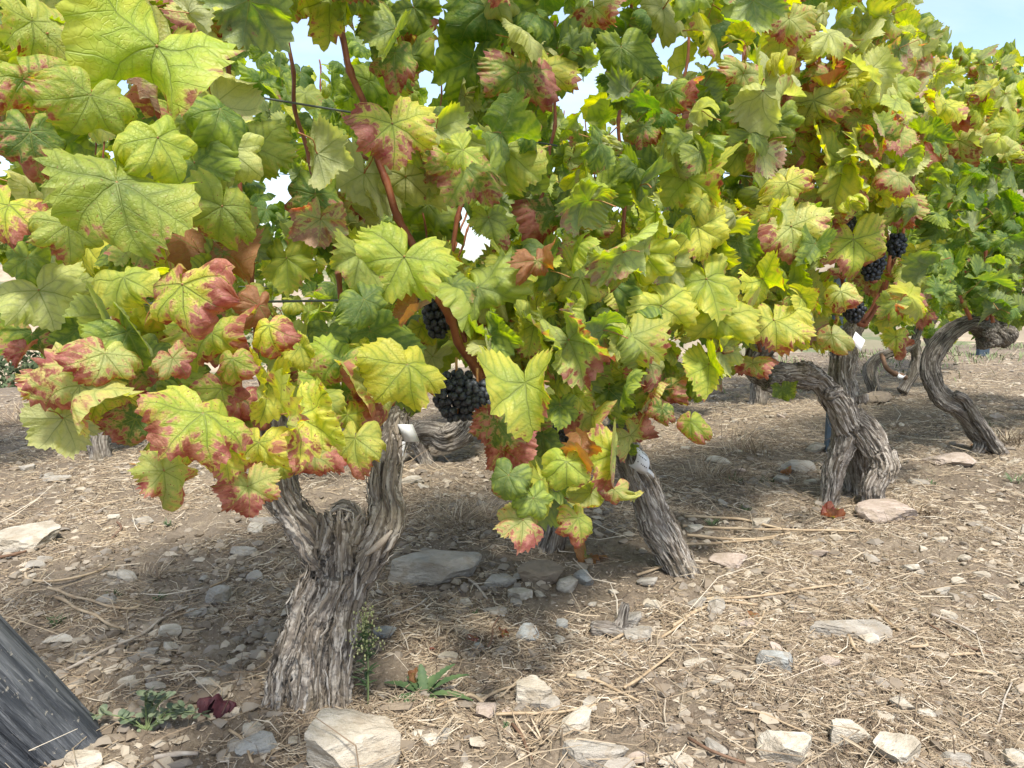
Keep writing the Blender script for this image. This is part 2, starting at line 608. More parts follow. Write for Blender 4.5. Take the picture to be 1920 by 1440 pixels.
M['gravel'] = varied('gravel', [(0.11, 0.088, 0.066), (0.19, 0.152, 0.112), (0.20, 0.18, 0.155), (0.29, 0.245, 0.185), (0.47, 0.41, 0.32)])
M['bark_strip'] = varied('bark_strip', [(0.07, 0.056, 0.044), (0.15, 0.125, 0.10), (0.24, 0.205, 0.165), (0.52, 0.48, 0.42)])
M['straw'] = varied('straw', [(0.07, 0.046, 0.032), (0.16, 0.112, 0.075), (0.31, 0.235, 0.15), (0.47, 0.38, 0.26), (0.64, 0.57, 0.45)], 0.7)
M['twig_straw'] = simple('twig_straw', (0.29, 0.205, 0.12), (0.45, 0.35, 0.225), 26, 0.6, 0.3, 0.3)
M['twig_grey'] = simple('twig_grey', (0.27, 0.22, 0.17), (0.44, 0.39, 0.32), 30, 0.8, 0.2, 0.5)
M['twig_brown'] = simple('twig_brown', (0.11, 0.065, 0.04), (0.20, 0.12, 0.075), 30, 0.7, 0.2, 0.4)


def grape_mat():
    t = NT('grape_skin')
    v = t.objco()
    oi = t.n.new('ShaderNodeObjectInfo')
    n = t.noise(t.pos(), 140, 3)
    c = t.mix(t.ss(0.35, 0.75, n), (0.008, 0.009, 0.014), (0.075, 0.086, 0.108))
    t.principled(c, t.math('ADD', 0.30, t.math('MULTIPLY', n, 0.4)), 0.5)
    return t.m


M['grape'] = grape_mat()


def post_mat():
    t = NT('weathered_dark_post')
    mp = t.n.new('ShaderNodeMapping'); mp.inputs['Scale'].default_value = (22, 22, 1.6)
    t.l.new(t.objco(), mp.inputs['Vector'])
    n = t.noise(mp.outputs[0], 2.2, 6, 0.65, 0.3)
    n2 = t.noise(mp.outputs[0], 9.0, 3, 0.6)
    s = t.noise(t.objco(), 60, 4, 0.7)
    c = t.mix(t.ss(0.38, 0.62, n), (0.040, 0.045, 0.052), (0.125, 0.132, 0.14))
    c = t.mix(t.math('MULTIPLY', t.ss(0.54, 0.68, n2), 0.6), c, (0.20, 0.207, 0.215))
    c = t.mix(t.math('MULTIPLY', t.ss(0.62, 0.68, s), 0.75), c, (0.36, 0.33, 0.27))
    t.principled(c, 0.75, 0.25, t.bump(t.math('ADD', n, n2), 0.8, 0.006))
    return t.m


M['post'] = post_mat()


def hill_mat():
    t = NT('terraced_hillside')
    p = t.pos()
    nz = t.n.new('ShaderNodeSeparateXYZ')
    t.l.new(t.n.new('ShaderNodeNewGeometry').outputs['True Normal'], nz.inputs[0])
    n = t.noise(p, 0.09, 5, 0.6)
    n2 = t.noise(p, 0.5, 4, 0.6)
    c = t.mix(t.ss(0.35, 0.65, n2), (0.27, 0.21, 0.145), (0.40, 0.32, 0.225))
    c = t.mix(t.ss(0.50, 0.60, n), c, (0.13, 0.15, 0.075))
    c = t.mix(t.math('MULTIPLY', t.math('SUBTRACT', 1.0, t.ss(0.70, 0.96, nz.outputs[2])), 0.7), c, (0.25, 0.21, 0.15))
    t.principled(c, 0.95, 0.1)
    return t.m


M['hill'] = hill_mat()
M['ridge'] = simple('far_ridge', (0.10, 0.14, 0.13), (0.16, 0.19, 0.15), 0.01, 0.95, 0.05, objspace=False)  # bluish haze of distance is put into the ridge colour
M['scrub'] = simple('scrub_leaf', (0.055, 0.085, 0.035), (0.12, 0.145, 0.07), 1.2, 0.8, 0.2, objspace=False)

# ------------------------------------------------------------------ the land
def land():
    def sheet(name, radii, angs, hf, mat, label_kind='structure'):
        a, r = np.meshgrid(angs, radii)
        x, y = (r * np.sin(a)).ravel(), (r * np.cos(a)).ravel()
        z = hf(x, y, r.ravel(), a.ravel())
        nr, na = len(radii), len(angs)
        i = np.arange(nr - 1)[:, None] * na; j = np.arange(na - 1)[None, :]
        q = np.stack([i + j, i + j + 1, i + na + j + 1, i + na + j], -1).reshape(-1, 4)[:, ::-1]
        me = mesh_np(name, np.stack([x, y, z], 1), q, [mat])
        o = link(name, me); tag(o, kind=label_kind)
        return o
    front = np.radians(np.arange(-46, 46.01, 0.15))
    back = np.radians(np.concatenate([np.arange(46, 314.01, 6)]))
    angs = np.concatenate([front, back[1:]])
    radii = np.concatenate([[0.001], np.exp(np.arange(math.log(0.55), math.log(16.0), 0.0085))])

    def near(x, y, r, a):
        h = gheight(x, y)
        z0 = np.zeros_like(x)
        clod = fbm(np.stack([x * 14, y * 14, z0], 1), 4, 0.6)
        fine = fbm(np.stack([x * 55, y * 55, z0 + 5], 1), 3, 0.6)
        k = sstep(9, 5, r)
        h = h + k * (0.018 * clod + 0.016 * np.clip(clod - 0.10, 0, 1) + 0.009 * fine)
        return h
    sheet('ground', radii, angs, near, M['soil'])

    def far(x, y, r, a):
        deg = np.degrees(np.where(a > math.pi, a - 2 * math.pi, a))
        top = 0.7 + 6.3 * sstep(4, 32, deg) + 0.35 * np.sin(deg * 0.35)
        top = np.where(np.abs(deg) > 60, 2.0, top)
        base = np.minimum(gheight(x, y), -1.2) - 0.15
        base = np.maximum(base, -13) + 0.0
        t = np.clip((r - 70) / 190.0, 0, 1)
        hill = -13 + (13 + CAM_H + 260 * np.tan(np.radians(top))) * t
        lvl = hill / 1.6 + 0.10 * fbm(np.stack([x * .03, y * .03, x * 0], 1), 2)
        fr = lvl - np.floor(lvl)
        stepped = (np.floor(lvl) + sstep(0.72, 1.0, fr)) * 1.6
        h = np.where(r > 70, stepped, np.maximum(base, -13))
        h = np.where(np.abs(deg) > 60, np.where(r < 60, -1.0 - 0.03 * r, stepped), h)
        return h
    r2 = np.concatenate([np.arange(7, 70, 3.0), np.arange(70, 262, 0.6), [280, 330, 420]])
    a2 = np.radians(np.concatenate([np.arange(-50, 50.1, 1.0), np.arange(58, 310.1, 8)]))
    sheet('hillside', r2, a2, far, M['hill'])

    def rdg(x, y, r, a):
        w = 30 + 26 * fbm(np.stack([np.sin(a) * 5, np.cos(a) * 5, a * 0 + 2], 1), 3)
        return np.where(r < 1000, -20, np.where(r > 2400, -20, w))
    sheet('distant_ridge', np.array([600, 950, 1500, 1800, 3500]), np.radians(np.arange(0, 360.1, 2.5)), rdg, M['ridge'])


land()

# ------------------------------------------------------------------ leaf meshes
def leaf_outline(seed, teeth, per):
    r = np.random.default_rng(seed)
    deep = r.uniform(0.0, 1.0); asym = r.normal() * .07
    j = lambda s: 1 + r.normal() * s
    half = []
    for side in (0, 1):
        d2 = np.clip(deep + r.normal() * .25, 0, 1.2); big_ = 1.0 if seed % 3 == 0 else 0.25
        half.append([(0, 0.60 * j(.04)), (12, 0.57), (22, 0.53 * j(.03)), (29, 0.49), (34, 0.475 - (0.05 + 0.16 * big_) * d2), (39, 0.49), (48, 0.55 * j(.03)), (57, 0.575 * j(.04)), (68, 0.55 * j(.03)),
                     (78, 0.50), (84, 0.475 - (0.03 + 0.10 * big_) * d2), (90, 0.485), (101, 0.51 * j(.04)), (114, 0.525 * j(.05)), (130, 0.51 * j(.04)), (146, 0.47 * j(.06)),
                     (159, 0.40 * j(.1)), (168, 0.28 * j(.15)), (174, 0.12), (180, 0.035)])
    th, rr = [], []
    for d, v in half[1][::-1]:
        th.append(-d); rr.append(v)
    for d, v in half[0][1:]:
        th.append(d); rr.append(v)
    th = np.array(th, float); rr = np.array(rr)
    n = teeth * per
    a = np.linspace(-176, 176, n)
    base = np.interp(a, th, rr)
    base = base * np.where(a < 0, 1 + asym, 1 - asym) * (1 + .05 * np.sin(np.radians(a) * 2.3 + seed))
    # smooth
    ker = np.array([.4, 1, 2, 1, .4]); ker /= ker.sum()
    base = np.convolve(np.pad(base, 2, mode='edge'), ker, 'valid')
    if per >= 3:
        ph = (np.arange(n) % per) / per
        amp = 0.042 * (1 + 0.5 * r.normal(size=teeth)).clip(0.35, 1.9)
        amp = np.repeat(amp, per) * sstep(178, 160, np.abs(a))
        tooth = np.where(ph < 0.01, -0.25, np.where(ph < 0.34, 0.55, 1.0))[:n] if per == 3 else np.interp(ph, [0, .25, .5, .75], [-.3, .4, 1, .2])
        return np.radians(a), base, tooth * amp
    tooth = np.where(np.arange(n) % 2 == 0, -0.02, 0.035)
    return np.radians(a), base, tooth


def leaf_verts(seed, lod=2, curl=0.5, fold=0.0):
    r = np.random.default_rng(seed + 100)
    teeth, per, fr = ((38, 4, [.1, .24, .4, .56, .72, .87, 1.0]) if lod == 2 else
                      (17, 2, [.3, .66, 1.0]) if lod == 1 else (8, 2, [.55, 1.0]))
    a, base, tooth = leaf_outline(seed, teeth, per)
    n = len(a)
    vs, ed = [np.zeros((1, 3))], [np.zeros(1)]
    for f in fr:
        rad = base * f + (tooth if f == 1.0 else tooth * 0.35 * (f > .8))
        vs.append(np.stack([np.sin(a) * rad, -np.cos(a) * rad, 0 * a], 1))
        ed.append(np.full(n, f))
    flat = np.concatenate(vs); edge = np.concatenate(ed)
    m = len(fr)
    tri = np.stack([np.zeros(n - 1, int), 1 + np.arange(n - 1), 2 + np.arange(n - 1)], 1)
    i = 1 + np.arange(m - 1)[:, None] * n; jx = np.arange(n - 1)[None, :]
    quad = np.stack([i + jx, i + n + jx, i + n + jx + 1, i + jx + 1], -1).reshape(-1, 4)
    x, y = flat[:, 0].copy(), flat[:, 1].copy()
    th = np.arctan2(x, -y); rr = np.hypot(x, y)
    z = np.zeros_like(x)
    # panels between the veins bulge, veins are troughs
    dv = np.min([np.abs(np.where(np.cos(th - v) > 0, np.sin(th - v), 1.0)) * rr for v in VEINS], axis=0)
    z += r.uniform(0.10, 0.30) * np.minimum(dv, 0.13)
    z += r.uniform(.015, .05) * (1 + .8 * curl) * edge ** 2 * np.sin(th * r.integers(4, 8) + r.uniform(0, 6))
    lobe = np.cos(th * 3.4) * .5 + .5
    z -= r.uniform(.0, .28) * rr ** 2 * lobe * 1.6
    z -= r.uniform(-.05, .35) * (1 + curl) * np.clip(edge - .72, 0, 1) ** 2 * (1.2 + np.sin(th * 2 + r.uniform(0, 6))) * 2.2
    z += (0.035 + 0.04 * curl) * fbm(np.stack([x * 4 + seed * 3.1, y * 4, z], 1), 2)
    z += 0.016 * fbm(np.stack([x * 12 + seed * 3.1, y * 15, z], 1), 2)
    # bend across (cup / dome) and along (droop)
    kx = r.normal(-0.3, 0.9) * (0.7 + 1.5 * curl)
    ky = r.uniform(0.2, 1.3) * (0.7 + 1.4 * curl)
    kd = r.normal(0, 0.7) * (0.5 + curl)

    def bend(u, z, k):
        if abs(k) < 1e-3: return u, z
        return np.sin(k * u) * (1 / k + z), (1 / k + z) * np.cos(k * u) - 1 / k
    x, z = bend(x, z, kx)
    y, z = bend(y, z, ky)
    c, s = math.cos(0.7), math.sin(0.7)
    u, v = c * x + s * y, -s * x + c * y
    u, z = bend(u, z, kd)
    x, y = c * u - s * v, s * u + c * v
    if fold:
        ang = r.uniform(-0.6, 0.6); d0 = r.uniform(-.02, .12)
        fx, fy = math.cos(ang) * (1 if r.random() < .5 else -1), math.sin(ang)
        d = x * fx + y * fy - d0
        k = np.clip(d, 0, None)
        rot = fold * sstep(0, 0.10, k)
        nd = np.where(d > 0, k * np.cos(rot), d)
        z = z + np.where(d > 0, k * np.sin(rot), 0)
        x = x + (nd - d) * fx; y = y + (nd - d) * fy
    return np.stack([x, y, z], 1), flat, edge, tri, quad


def leaf_mesh(seed, curl, fold):
    v, flat, edge, tri, quad = leaf_verts(seed, 2, curl, fold)
    r = np.random.default_rng(seed)
    pp = np.array([[0, 0, 0.0], [0, .04, -.035], [r.normal() * .05, .14, -.16], [r.normal() * .1, .24, -.36]])
    pv, pq, pt = tube_np(*resample(pp, [.013, .010, .009, .012], .06), sides=5)
    nv = len(v)
    me = mesh_np('leaf', np.concatenate([v, pv]), [tri, quad, pq + nv, pt + nv], [M['leaf'], M['petiole']],
                 mat_idx=np.concatenate([np.zeros(len(tri) + len(quad)), np.ones(len(pq) + len(pt))]))
    attr_vec(me, 'flat', np.concatenate([flat, np.zeros((len(pv), 3))]))
    attr_f(me, 'edge', np.concatenate([edge, np.zeros(len(pv))]))
    return me


LEAF_FLAT = [leaf_mesh(s, 0.75, 0) for s in range(14)]
LEAF_WAVY = [leaf_mesh(s, 1.3, 0 if s % 3 else .8) for s in range(20, 36)]
LEAF_FOLD = [leaf_mesh(s, 0.4, random.uniform(0.9, 2.3)) for s in range(40, 50)]
LEAF_CURL = [leaf_mesh(s, 2.6, 1.0) for s in range(60, 68)]
LOW = [leaf_verts(s, 1, 0.6, 0 if s % 3 else 1.2) for s in range(80, 92)]
TINY = [leaf_verts(s, 0, 0.6, 0) for s in range(92, 100)]

# colour classes: (red, yellow, dry, pale)
def tint(code):
    u = random.uniform
    return {
        'g': lambda: (u(0, .12), u(.18, .38), 0, u(.0, .15)),
        'd': lambda: (u(0, .15), u(.02, .2), 0, 0),
        'y': lambda: (u(.15, .50), u(.35, .80), u(0, .15), u(.05, .28)),
        'Y': lambda: (u(.10, .36), u(.68, 1.0), u(0, .1), u(0, .15)),
        'p': lambda: (u(0, .2), u(.4, .6), u(0, .15), u(.45, .75)),
        'r': lambda: (u(.60, .92), u(.65, .95), u(0, .25), u(0, .2)),
        'o': lambda: (u(.68, .98), u(.5, .8), u(0, .3), u(.35, .6)),
        'm': lambda: (u(.62, .85), u(.2, .45), u(0, .2), u(0, .1)),
        'b': lambda: (u(.8, 1), u(.4, .6), u(.85, 1.2), u(.1, .3)),
        'R': lambda: (u(1.15, 1.5), u(.4, .6), u(0, .3), u(0, .2)),
    }[code]()


class Pile:
    """collects many small pieces of one kind into one mesh"""
    def __init__(self): self.v, self.f3, self.f4, self.n, self.at = [], [], [], 0, {}

    def add(self, v, tri=None, quad=None, **attrs):
        self.v.append(v)
        if tri is not None and len(tri): self.f3.append(tri + self.n)
        if quad is not None and len(quad): self.f4.append(quad + self.n)
        for k, a in attrs.items(): self.at.setdefault(k, []).append(a)
        self.n += len(v)

    def build(self, name, mat, parent=None, smooth=True):
        fs = []
        if self.f3: fs.append(np.concatenate(self.f3))
        if self.f4: fs.append(np.concatenate(self.f4))
        v = np.concatenate(self.v)
        if parent is not None: v = v - np.array(parent.location)
        me = mesh_np(name, v, fs, [mat], smooth)
        for k, a in self.at.items():
            a = np.concatenate(a)
            if a.ndim == 1: attr_f(me, k, a)
            elif a.shape[1] == 3: attr_vec(me, k, a)
            else: attr_col(me, k, a)
        o = bpy.data.objects.new(name, me); COL.objects.link(o)
        if parent is not None: o.parent = parent
        return o


def orient(n, tipdir):
    n = np.asarray(n, float); n = n / np.linalg.norm(n)
    t = tipdir - n * (tipdir @ n); t = t / (np.linalg.norm(t) + 1e-9)
    yv = -t
    xv = np.cross(yv, n)
    return np.stack([xv, yv, n], 1)        # columns


def put_leaf(vine, pos, n, tip, size, code, mesh):
    m3 = orient(n, tip) * size
    mw = Matrix(((m3[0, 0], m3[0, 1], m3[0, 2], pos[0] - vine.location[0]),
                 (m3[1, 0], m3[1, 1], m3[1, 2], pos[1] - vine.location[1]),
                 (m3[2, 0], m3[2, 1], m3[2, 2], pos[2] - vine.location[2]), (0, 0, 0, 1)))
    o = bpy.data.objects.new('leaf', mesh)
    COL.objects.link(o)
    o.parent = vine
    o.matrix_basis = mw
    o.color = tint(code)
    return o


# ------------------------------------------------------------------ old vine trunks
def bark_trunk(vine, name, limbs, voxel, groove, mat, strips=0):
    """limbs: list of [(point, radius)...] -> one gnarled mesh: tubes fused by a voxel remesh, bark ridges pushed out along the limbs"""
    org = np.array(vine.location)
    pile = Pile()
    skel = []
    for li, limb in enumerate(limbs):
        p, r = resample([a for a, _ in limb], [b for _, b in limb], 0.012)
        s = np.concatenate([[0], np.cumsum(np.linalg.norm(np.diff(p, axis=0), axis=1))])
        r = r * (1 + 0.16 * noise3(np.stack([s * 9 + li * 7, s * 0, s * 0 + 3.3], 1)))
        wob = np.stack([noise3(np.stack([s * 8 + li * 5, s * 0 + k * 9.1, s * 0], 1)) for k in range(3)], 1)
        p = p + wob * (r[:, None] * 0.22)
        v, q, t = tube_np(p, r, 20)
        # lobed, fluted cross-section
        n0 = len(p) * 20
        c = np.repeat(p, 20, axis=0); d = v[:n0] - c
        ss = np.repeat(s, 20); rr = np.repeat(r, 20)
        ang = np.tile(np.linspace(0, 2 * math.pi, 20, endpoint=False), len(p)) + ss * 1.6 + li
        lob = 0.13 * np.sin(3 * ang + li) + 0.09 * np.sin(5 * ang + 2.2 * li + ss * 5)
        v[:n0] = c + d * (1 + lob)[:, None]
        pile.add(v - org, t, q)
        T, N, B = frames(p)
        skel.append((p - org, s + li * 3.7, T, N, B, r))
    fs = []
    if pile.f3: fs.append(np.concatenate(pile.f3))
    if pile.f4: fs.append(np.concatenate(pile.f4))
    me = mesh_np(name + '_raw', np.concatenate(pile.v), fs)
    tmp = bpy.data.objects.new(name + '_raw', me); COL.objects.link(tmp)
    md = tmp.modifiers.new('r', 'REMESH'); md.mode = 'VOXEL'; md.voxel_size = voxel
    sm = tmp.modifiers.new('s', 'SMOOTH'); sm.iterations = 3
    dg = bpy.context.evaluated_depsgraph_get()
    m2 = bpy.data.meshes.new_from_object(tmp.evaluated_get(dg))
    bpy.data.objects.remove(tmp)
    nv = len(m2.vertices)
    co = np.empty(nv * 3, np.float32); m2.vertices.foreach_get('co', co); co = co.reshape(-1, 3).astype(float)
    no = np.empty(nv * 3, np.float32); m2.vertex_normals.foreach_get('vector', no); no = no.reshape(-1, 3).astype(float)
    SP = np.concatenate([a[0] for a in skel]); SS = np.concatenate([a[1] for a in skel])
    ST, SN, SB = (np.concatenate([a[k] for a in skel]) for k in (2, 3, 4))
    SR = np.concatenate([a[5] for a in skel])
    bark = np.empty((nv, 3))
    for c0 in range(0, nv, 20000):
        c = co[c0:c0 + 20000]
        d2 = ((c ** 2).sum(1)[:, None] - 2 * c @ SP.T + (SP ** 2).sum(1)[None, :])
        k = np.argmin(np.sqrt(np.maximum(d2, 0)) - 0.8 * SR[None, :], axis=1)
        d = c - SP[k]
        along = (d * ST[k]).sum(1)
        u, w = (d * SN[k]).sum(1), (d * SB[k]).sum(1)
        sl = SS[k] + along
        tw = sl * 0.9
        u2, w2 = u * np.cos(tw) - w * np.sin(tw), u * np.sin(tw) + w * np.cos(tw)
        bark[c0:c0 + 20000] = np.stack([u2, w2, sl], 1)
    warp = np.stack([fbm(co * 16 + 5 * k, 2) for k in range(2)], 1) * 0.0055
    b = bark.copy(); b[:, :2] += warp
    q1 = np.stack([b[:, 0] * 58, b[:, 1] * 58, b[:, 2] * 4.0], 1)
    q2 = np.stack([b[:, 0] * 140, b[:, 1] * 140, b[:, 2] * 8.0], 1)
    n1, n2 = noise3(q1), noise3(q2 + 40)
    g1 = np.clip(np.abs(n1) * 4.2, 0, 1) ** 0.55          # 0 in the cracks
    g2 = np.clip(np.abs(n2) * 3.2, 0, 1)
    big = noise3(np.stack([b[:, 0] * 16, b[:, 1] * 16, b[:, 2] * 2.5], 1) + 9)
    lump = fbm(co * 22, 3)
    g3 = np.clip(np.abs(noise3(np.stack([b[:, 0] * 85, b[:, 1] * 85, b[:, 2] * 22], 1) + 71)) * 3, 0, 1)
    rough = noise3(co * 210)
    h = groove * (1.0 * (g1 - 0.8) + 0.45 * (g2 - 0.6) + 0.8 * big + 0.45 * lump + 0.35 * (g3 - .6) + 0.16 * rough)
    co2 = co + no * h[:, None]
    m2.vertices.foreach_set('co', co2.astype(np.float32).ravel())
    m2.polygons.foreach_set('use_smooth', np.ones(len(m2.polygons), bool))
    m2.materials.clear(); m2.materials.append(mat)
    attr_vec(m2, 'bark', np.stack([b[:, 0] * 58, b[:, 1] * 58, b[:, 2] * 4.0], 1))
    m2.update()
    m2.name = name
    if strips:
        # loose strips of old bark peeling off along the limbs
        pile2 = Pile()
        pick = rng.choice(nv, strips)
        for i in pick:
            Ls = random.uniform(.02, .085); wd = random.uniform(.0012, .0038); k = 6
            tdir = None
            d2 = ((SP - co[i]) ** 2).sum(1); kk = int(np.argmin(np.sqrt(d2) - .8 * SR))
            tdir = ST[kk]; path = [co2[i]]; cur = i
            pts = [co2[i] + no[i] * .0015]
            for jn in range(k - 1):
                tgt = pts[-1] + tdir * Ls / (k - 1)
                c_ = int(np.argmin(((co2 - tgt) ** 2).sum(1)))
                pts.append(co2[c_] + no[c_] * random.uniform(.001, .0055))
                d2 = ((SP - co2[c_]) ** 2).sum(1); tdir = ST[int(np.argmin(np.sqrt(d2) - .8 * SR))]
            pts = np.array(pts)
            pts[-1] += no[i] * random.uniform(0, .011)
            T_ = np.gradient(pts, axis=0); T_ /= np.linalg.norm(T_, axis=1)[:, None] + 1e-9
            sd_ = np.cross(T_, no[i]); sd_ /= np.linalg.norm(sd_, axis=1)[:, None] + 1e-9
            ww = wd * np.array([.35, .8, 1, 1, .8, .25])[:, None]
            th_ = no[i] * .0012
            vv_ = np.stack([pts - sd_ * ww, pts + sd_ * ww, pts + th_], 1).reshape(-1, 3)
            q_ = []
            for z_ in range(k - 1):
                a_ = z_ * 3; q_ += [(a_ + 1, a_ + 4, a_ + 5, a_ + 2), (a_ + 2, a_ + 5, a_ + 3, a_)]
            pile2.add(vv_ + org, None, np.array(q_), rnd=np.full(len(vv_), min(1, max(0, random.gauss(.5, .3)))))
        tag(pile2.build('bark_strips', M['bark_strip'], vine, smooth=False), kind='stuff')
    o = bpy.data.objects.new(name, m2); COL.objects.link(o); o.parent = vine
    return o


RSC = 0.80


def limb_px(pts, z0):
    """pts: (px, py, radius px, depth offset)"""
    out = []
    for p in pts:
        z = z0 + (p[3] if len(p) > 3 else 0)
        out.append((P(p[0], p[1], z), p[2] * RSC * z / FPX))
    return out


def cane(vine, pts, r0, r1, name='cane', mat='cane', nodes=True):
    p, r = resample(pts, np.linspace(r0, r1, len(pts)), 0.012)
    s = np.concatenate([[0], np.cumsum(np.linalg.norm(np.diff(p, axis=0), axis=1))])
    if nodes:
        k = (s / 0.075) % 1.0
        r = r * (1 + 0.38 * np.exp(-((k - 0.5) / 0.07) ** 2))
        zig = np.sin(s / 0.075 * math.pi)
        p = p + np.stack([zig * 0.003, zig * 0.002, zig * 0], 1)
    v, q, t = tube_np(p, r, 7)
    org = np.array(vine.location) if vine is not None else np.zeros(3)
    me = mesh_np(name, v - org, [t, q], [M[mat]])
    o = bpy.data.objects.new(name, me); COL.objects.link(o)
    if vine is not None: o.parent = vine
    return o


GRAPE = None


def grape_bunch(vine, top, length, width, seed):
    global GRAPE
    r = np.random.default_rng(seed)
    if GRAPE is None:
        bm = bmesh.new(); bmesh.ops.create_icosphere(bm, subdivisions=2, radius=1.0)
        GRAPE = bpy.data.meshes.new('grape'); bm.to_mesh(GRAPE); bm.free()
        GRAPE.polygons.foreach_set('use_smooth', np.ones(len(GRAPE.polygons), bool)); GRAPE.materials.append(M['grape'])
    pts = np.array([top + np.array([0, 0, .03]), top, top + np.array([.004, 0, -length * .5]), top + np.array([0, .003, -length])])
    b = cane(vine, pts, .003, .0015, 'grape_bunch', 'petiole', nodes=False)
    org = np.array(vine.location)
    done = []
    tries = 0
    while tries < 2500 and len(done) < 110:
        tries += 1
        t = r.uniform(0, 1)
        prof = width * (0.55 + 0.45 * math.sin(min(t * 2.2, 1.9))) * (1.0 - 0.55 * max(0, t - .45) / .55)
        a = r.uniform(0, 2 * math.pi); rr = prof * math.sqrt(r.uniform(.25, 1))
        c = top + np.array([math.cos(a) * rr, math.sin(a) * rr, -t * length])
        if any(np.sum((c - d) ** 2) < 0.0115 ** 2 for d in done): continue
        done.append(c)
        o = bpy.data.objects.new('grape', GRAPE); COL.objects.link(o); o.parent = b
        o.location = c - org
        o.scale = np.array([1, 1, r.uniform(1, 1.12)]) * r.uniform(.0074, .0090)
    return b


# ------------------------------------------------------------------ the vine rows
ROW_D = np.array([0.79, 0.613]); ROW_D /= np.linalg.norm(ROW_D)
ROW_N = np.array([ROW_D[1], -ROW_D[0]])            # towards the camera side
ROW_A = np.array([-0.40, 1.52])
ROW_B = np.array([-0.41, 3.39])


def row_z(px, A=ROW_A):
    """depth at which pixel column px meets the vertical plane of the row"""
    k = (px - 960) / FPX
    # horizontal distance y relates to depth closely enough for a small pitch
    t = (k * A[1] - A[0]) / (ROW_D[0] - k * ROW_D[1])
    return A[1] + ROW_D[1] * t


def inpoly(x, y, poly):
    c = False
    j = len(poly) - 1
    for i in range(len(poly)):
        xi, yi = poly[i]; xj, yj = poly[j]
        if (yi > y) != (yj > y) and x < (xj - xi) * (y - yi) / (yj - yi) + xi: c = not c
        j = i
    return c


# openings in the foliage of this row, through which sky or hillside shows
GAPS_NEAR = [
    [(452, 95), (530, 50), (640, 48), (640, 210), (560, 300), (548, 400), (497, 405), (500, 230)],
    [(775, -40), (850, -40), (880, 120), (862, 172), (795, 170), (812, 80)],
    [(1030, 168), (1096, 150), (1100, 230), (1040, 260)],
    [(865, 430), (912, 430), (905, 480), (870, 480)],
    [(-20, 485), (70, 485), (78, 730), (-20, 740)],
    [(548, 545), (640, 545), (640, 590), (548, 600)],
    [(1718, -80), (1730, 15), (1785, 60), (1838, 98), (1980, 90), (1980, -80)],
    [(930, 355), (985, 370), (990, 440), (935, 440)],
]
GAPS_FAR = [
    [(480, -50), (640, -50), (640, 85), (560, 98), (500, 85)],
    [(508, 318), (538, 328), (532, 392), (504, 392)],
    [(775, -40), (850, -40), (880, 120), (862, 172), (795, 170), (812, 80)],
    [(1030, 168), (1096, 150), (1100, 200), (1040, 200)],
    [(1718, -80), (1730, 15), (1785, 60), (1838, 98), (1980, 90), (1980, -80)],
    [(-20, 520), (75, 520), (80, 640), (-20, 740)],
    [(865, 430), (912, 430), (905, 480), (870, 480)],
]
LOWX = [-300, 0, 70, 100, 130, 190, 240, 300, 350, 400, 470, 520, 560, 620, 670, 720, 760, 840, 900, 925, 960, 1030, 1110, 1170, 1205, 1240, 1340, 1390, 1410, 1500, 1600, 1700, 1760, 1800, 1900, 1990, 2600]
LOWY = [690, 690, 690, 790, 835, 825, 790, 830, 900, 880, 860, 830, 860, 800, 880, 830, 770, 690, 700, 830, 960, 990, 990, 900, 820, 760, 760, 700, 660, 670, 660, 620, 590, 600, 625, 650, 650]

VINES = []


def make_vine(A, label, along, group):
    v = empty('grapevine', (A[0], A[1], ghf(A[0], A[1])), label, 'grapevine', group)
    rec = dict(o=v, along=along, leaves=0, A=A)
    VINES.append(rec)
    return rec


GRP = 'old grapevines of the near row'
GRP2 = 'grapevines of the row behind'
v1 = make_vine(G(590, 1300), 'nearest old grapevine with thick forked trunk and large yellow leaves edged red', 0.0, GRP)
v2 = make_vine(G(1225, 1066), 'grapevine with trunk leaning left behind the low red-edged leaves in the middle', 1.0, GRP)
v3 = make_vine(G(1605, 950), 'grapevine with hollow split trunk and one arm reaching sideways to the left', 2.0, GRP)
v4 = make_vine(G(1858, 852), 'grapevine with thin snaking trunk ending in a round gnarled knob', 3.0, GRP)
vA4 = np.array(v4['A'][:2]) + ROW_D * 1.12
v5 = make_vine(np.array([vA4[0], vA4[1], 0]), 'last grapevine of the near row, at the right edge beyond the knobbed trunk', 4.0, GRP)
b1 = make_vine(G(795, 868), 'grapevine of the row behind with low curved arm seen past the forked trunk', 0, GRP2)
b0 = make_vine(G(185, 858), 'grapevine of the row behind with short dark stump seen at far left', 0, GRP2)
bA = np.array(b1['A'][:2])
b2 = make_vine(np.array([*(bA + ROW_D * 1.25), 0]), 'grapevine of the row behind, hidden behind the leaning trunk and its leaves', 0, GRP2)
b3 = make_vine(G(1690, 742), 'small grapevine of the row behind with arched thin arms between two near trunks', 0, GRP2)
b35 = make_vine(np.array([*(bA + ROW_D * 2.6), 0]), 'grapevine of the row behind, in back of the hollow trunk', 0, GRP2)
b4 = make_vine(np.array([*(bA + ROW_D * 5.2), 0]), 'shaded green grapevine of the row behind at the far right', 0, GRP2)

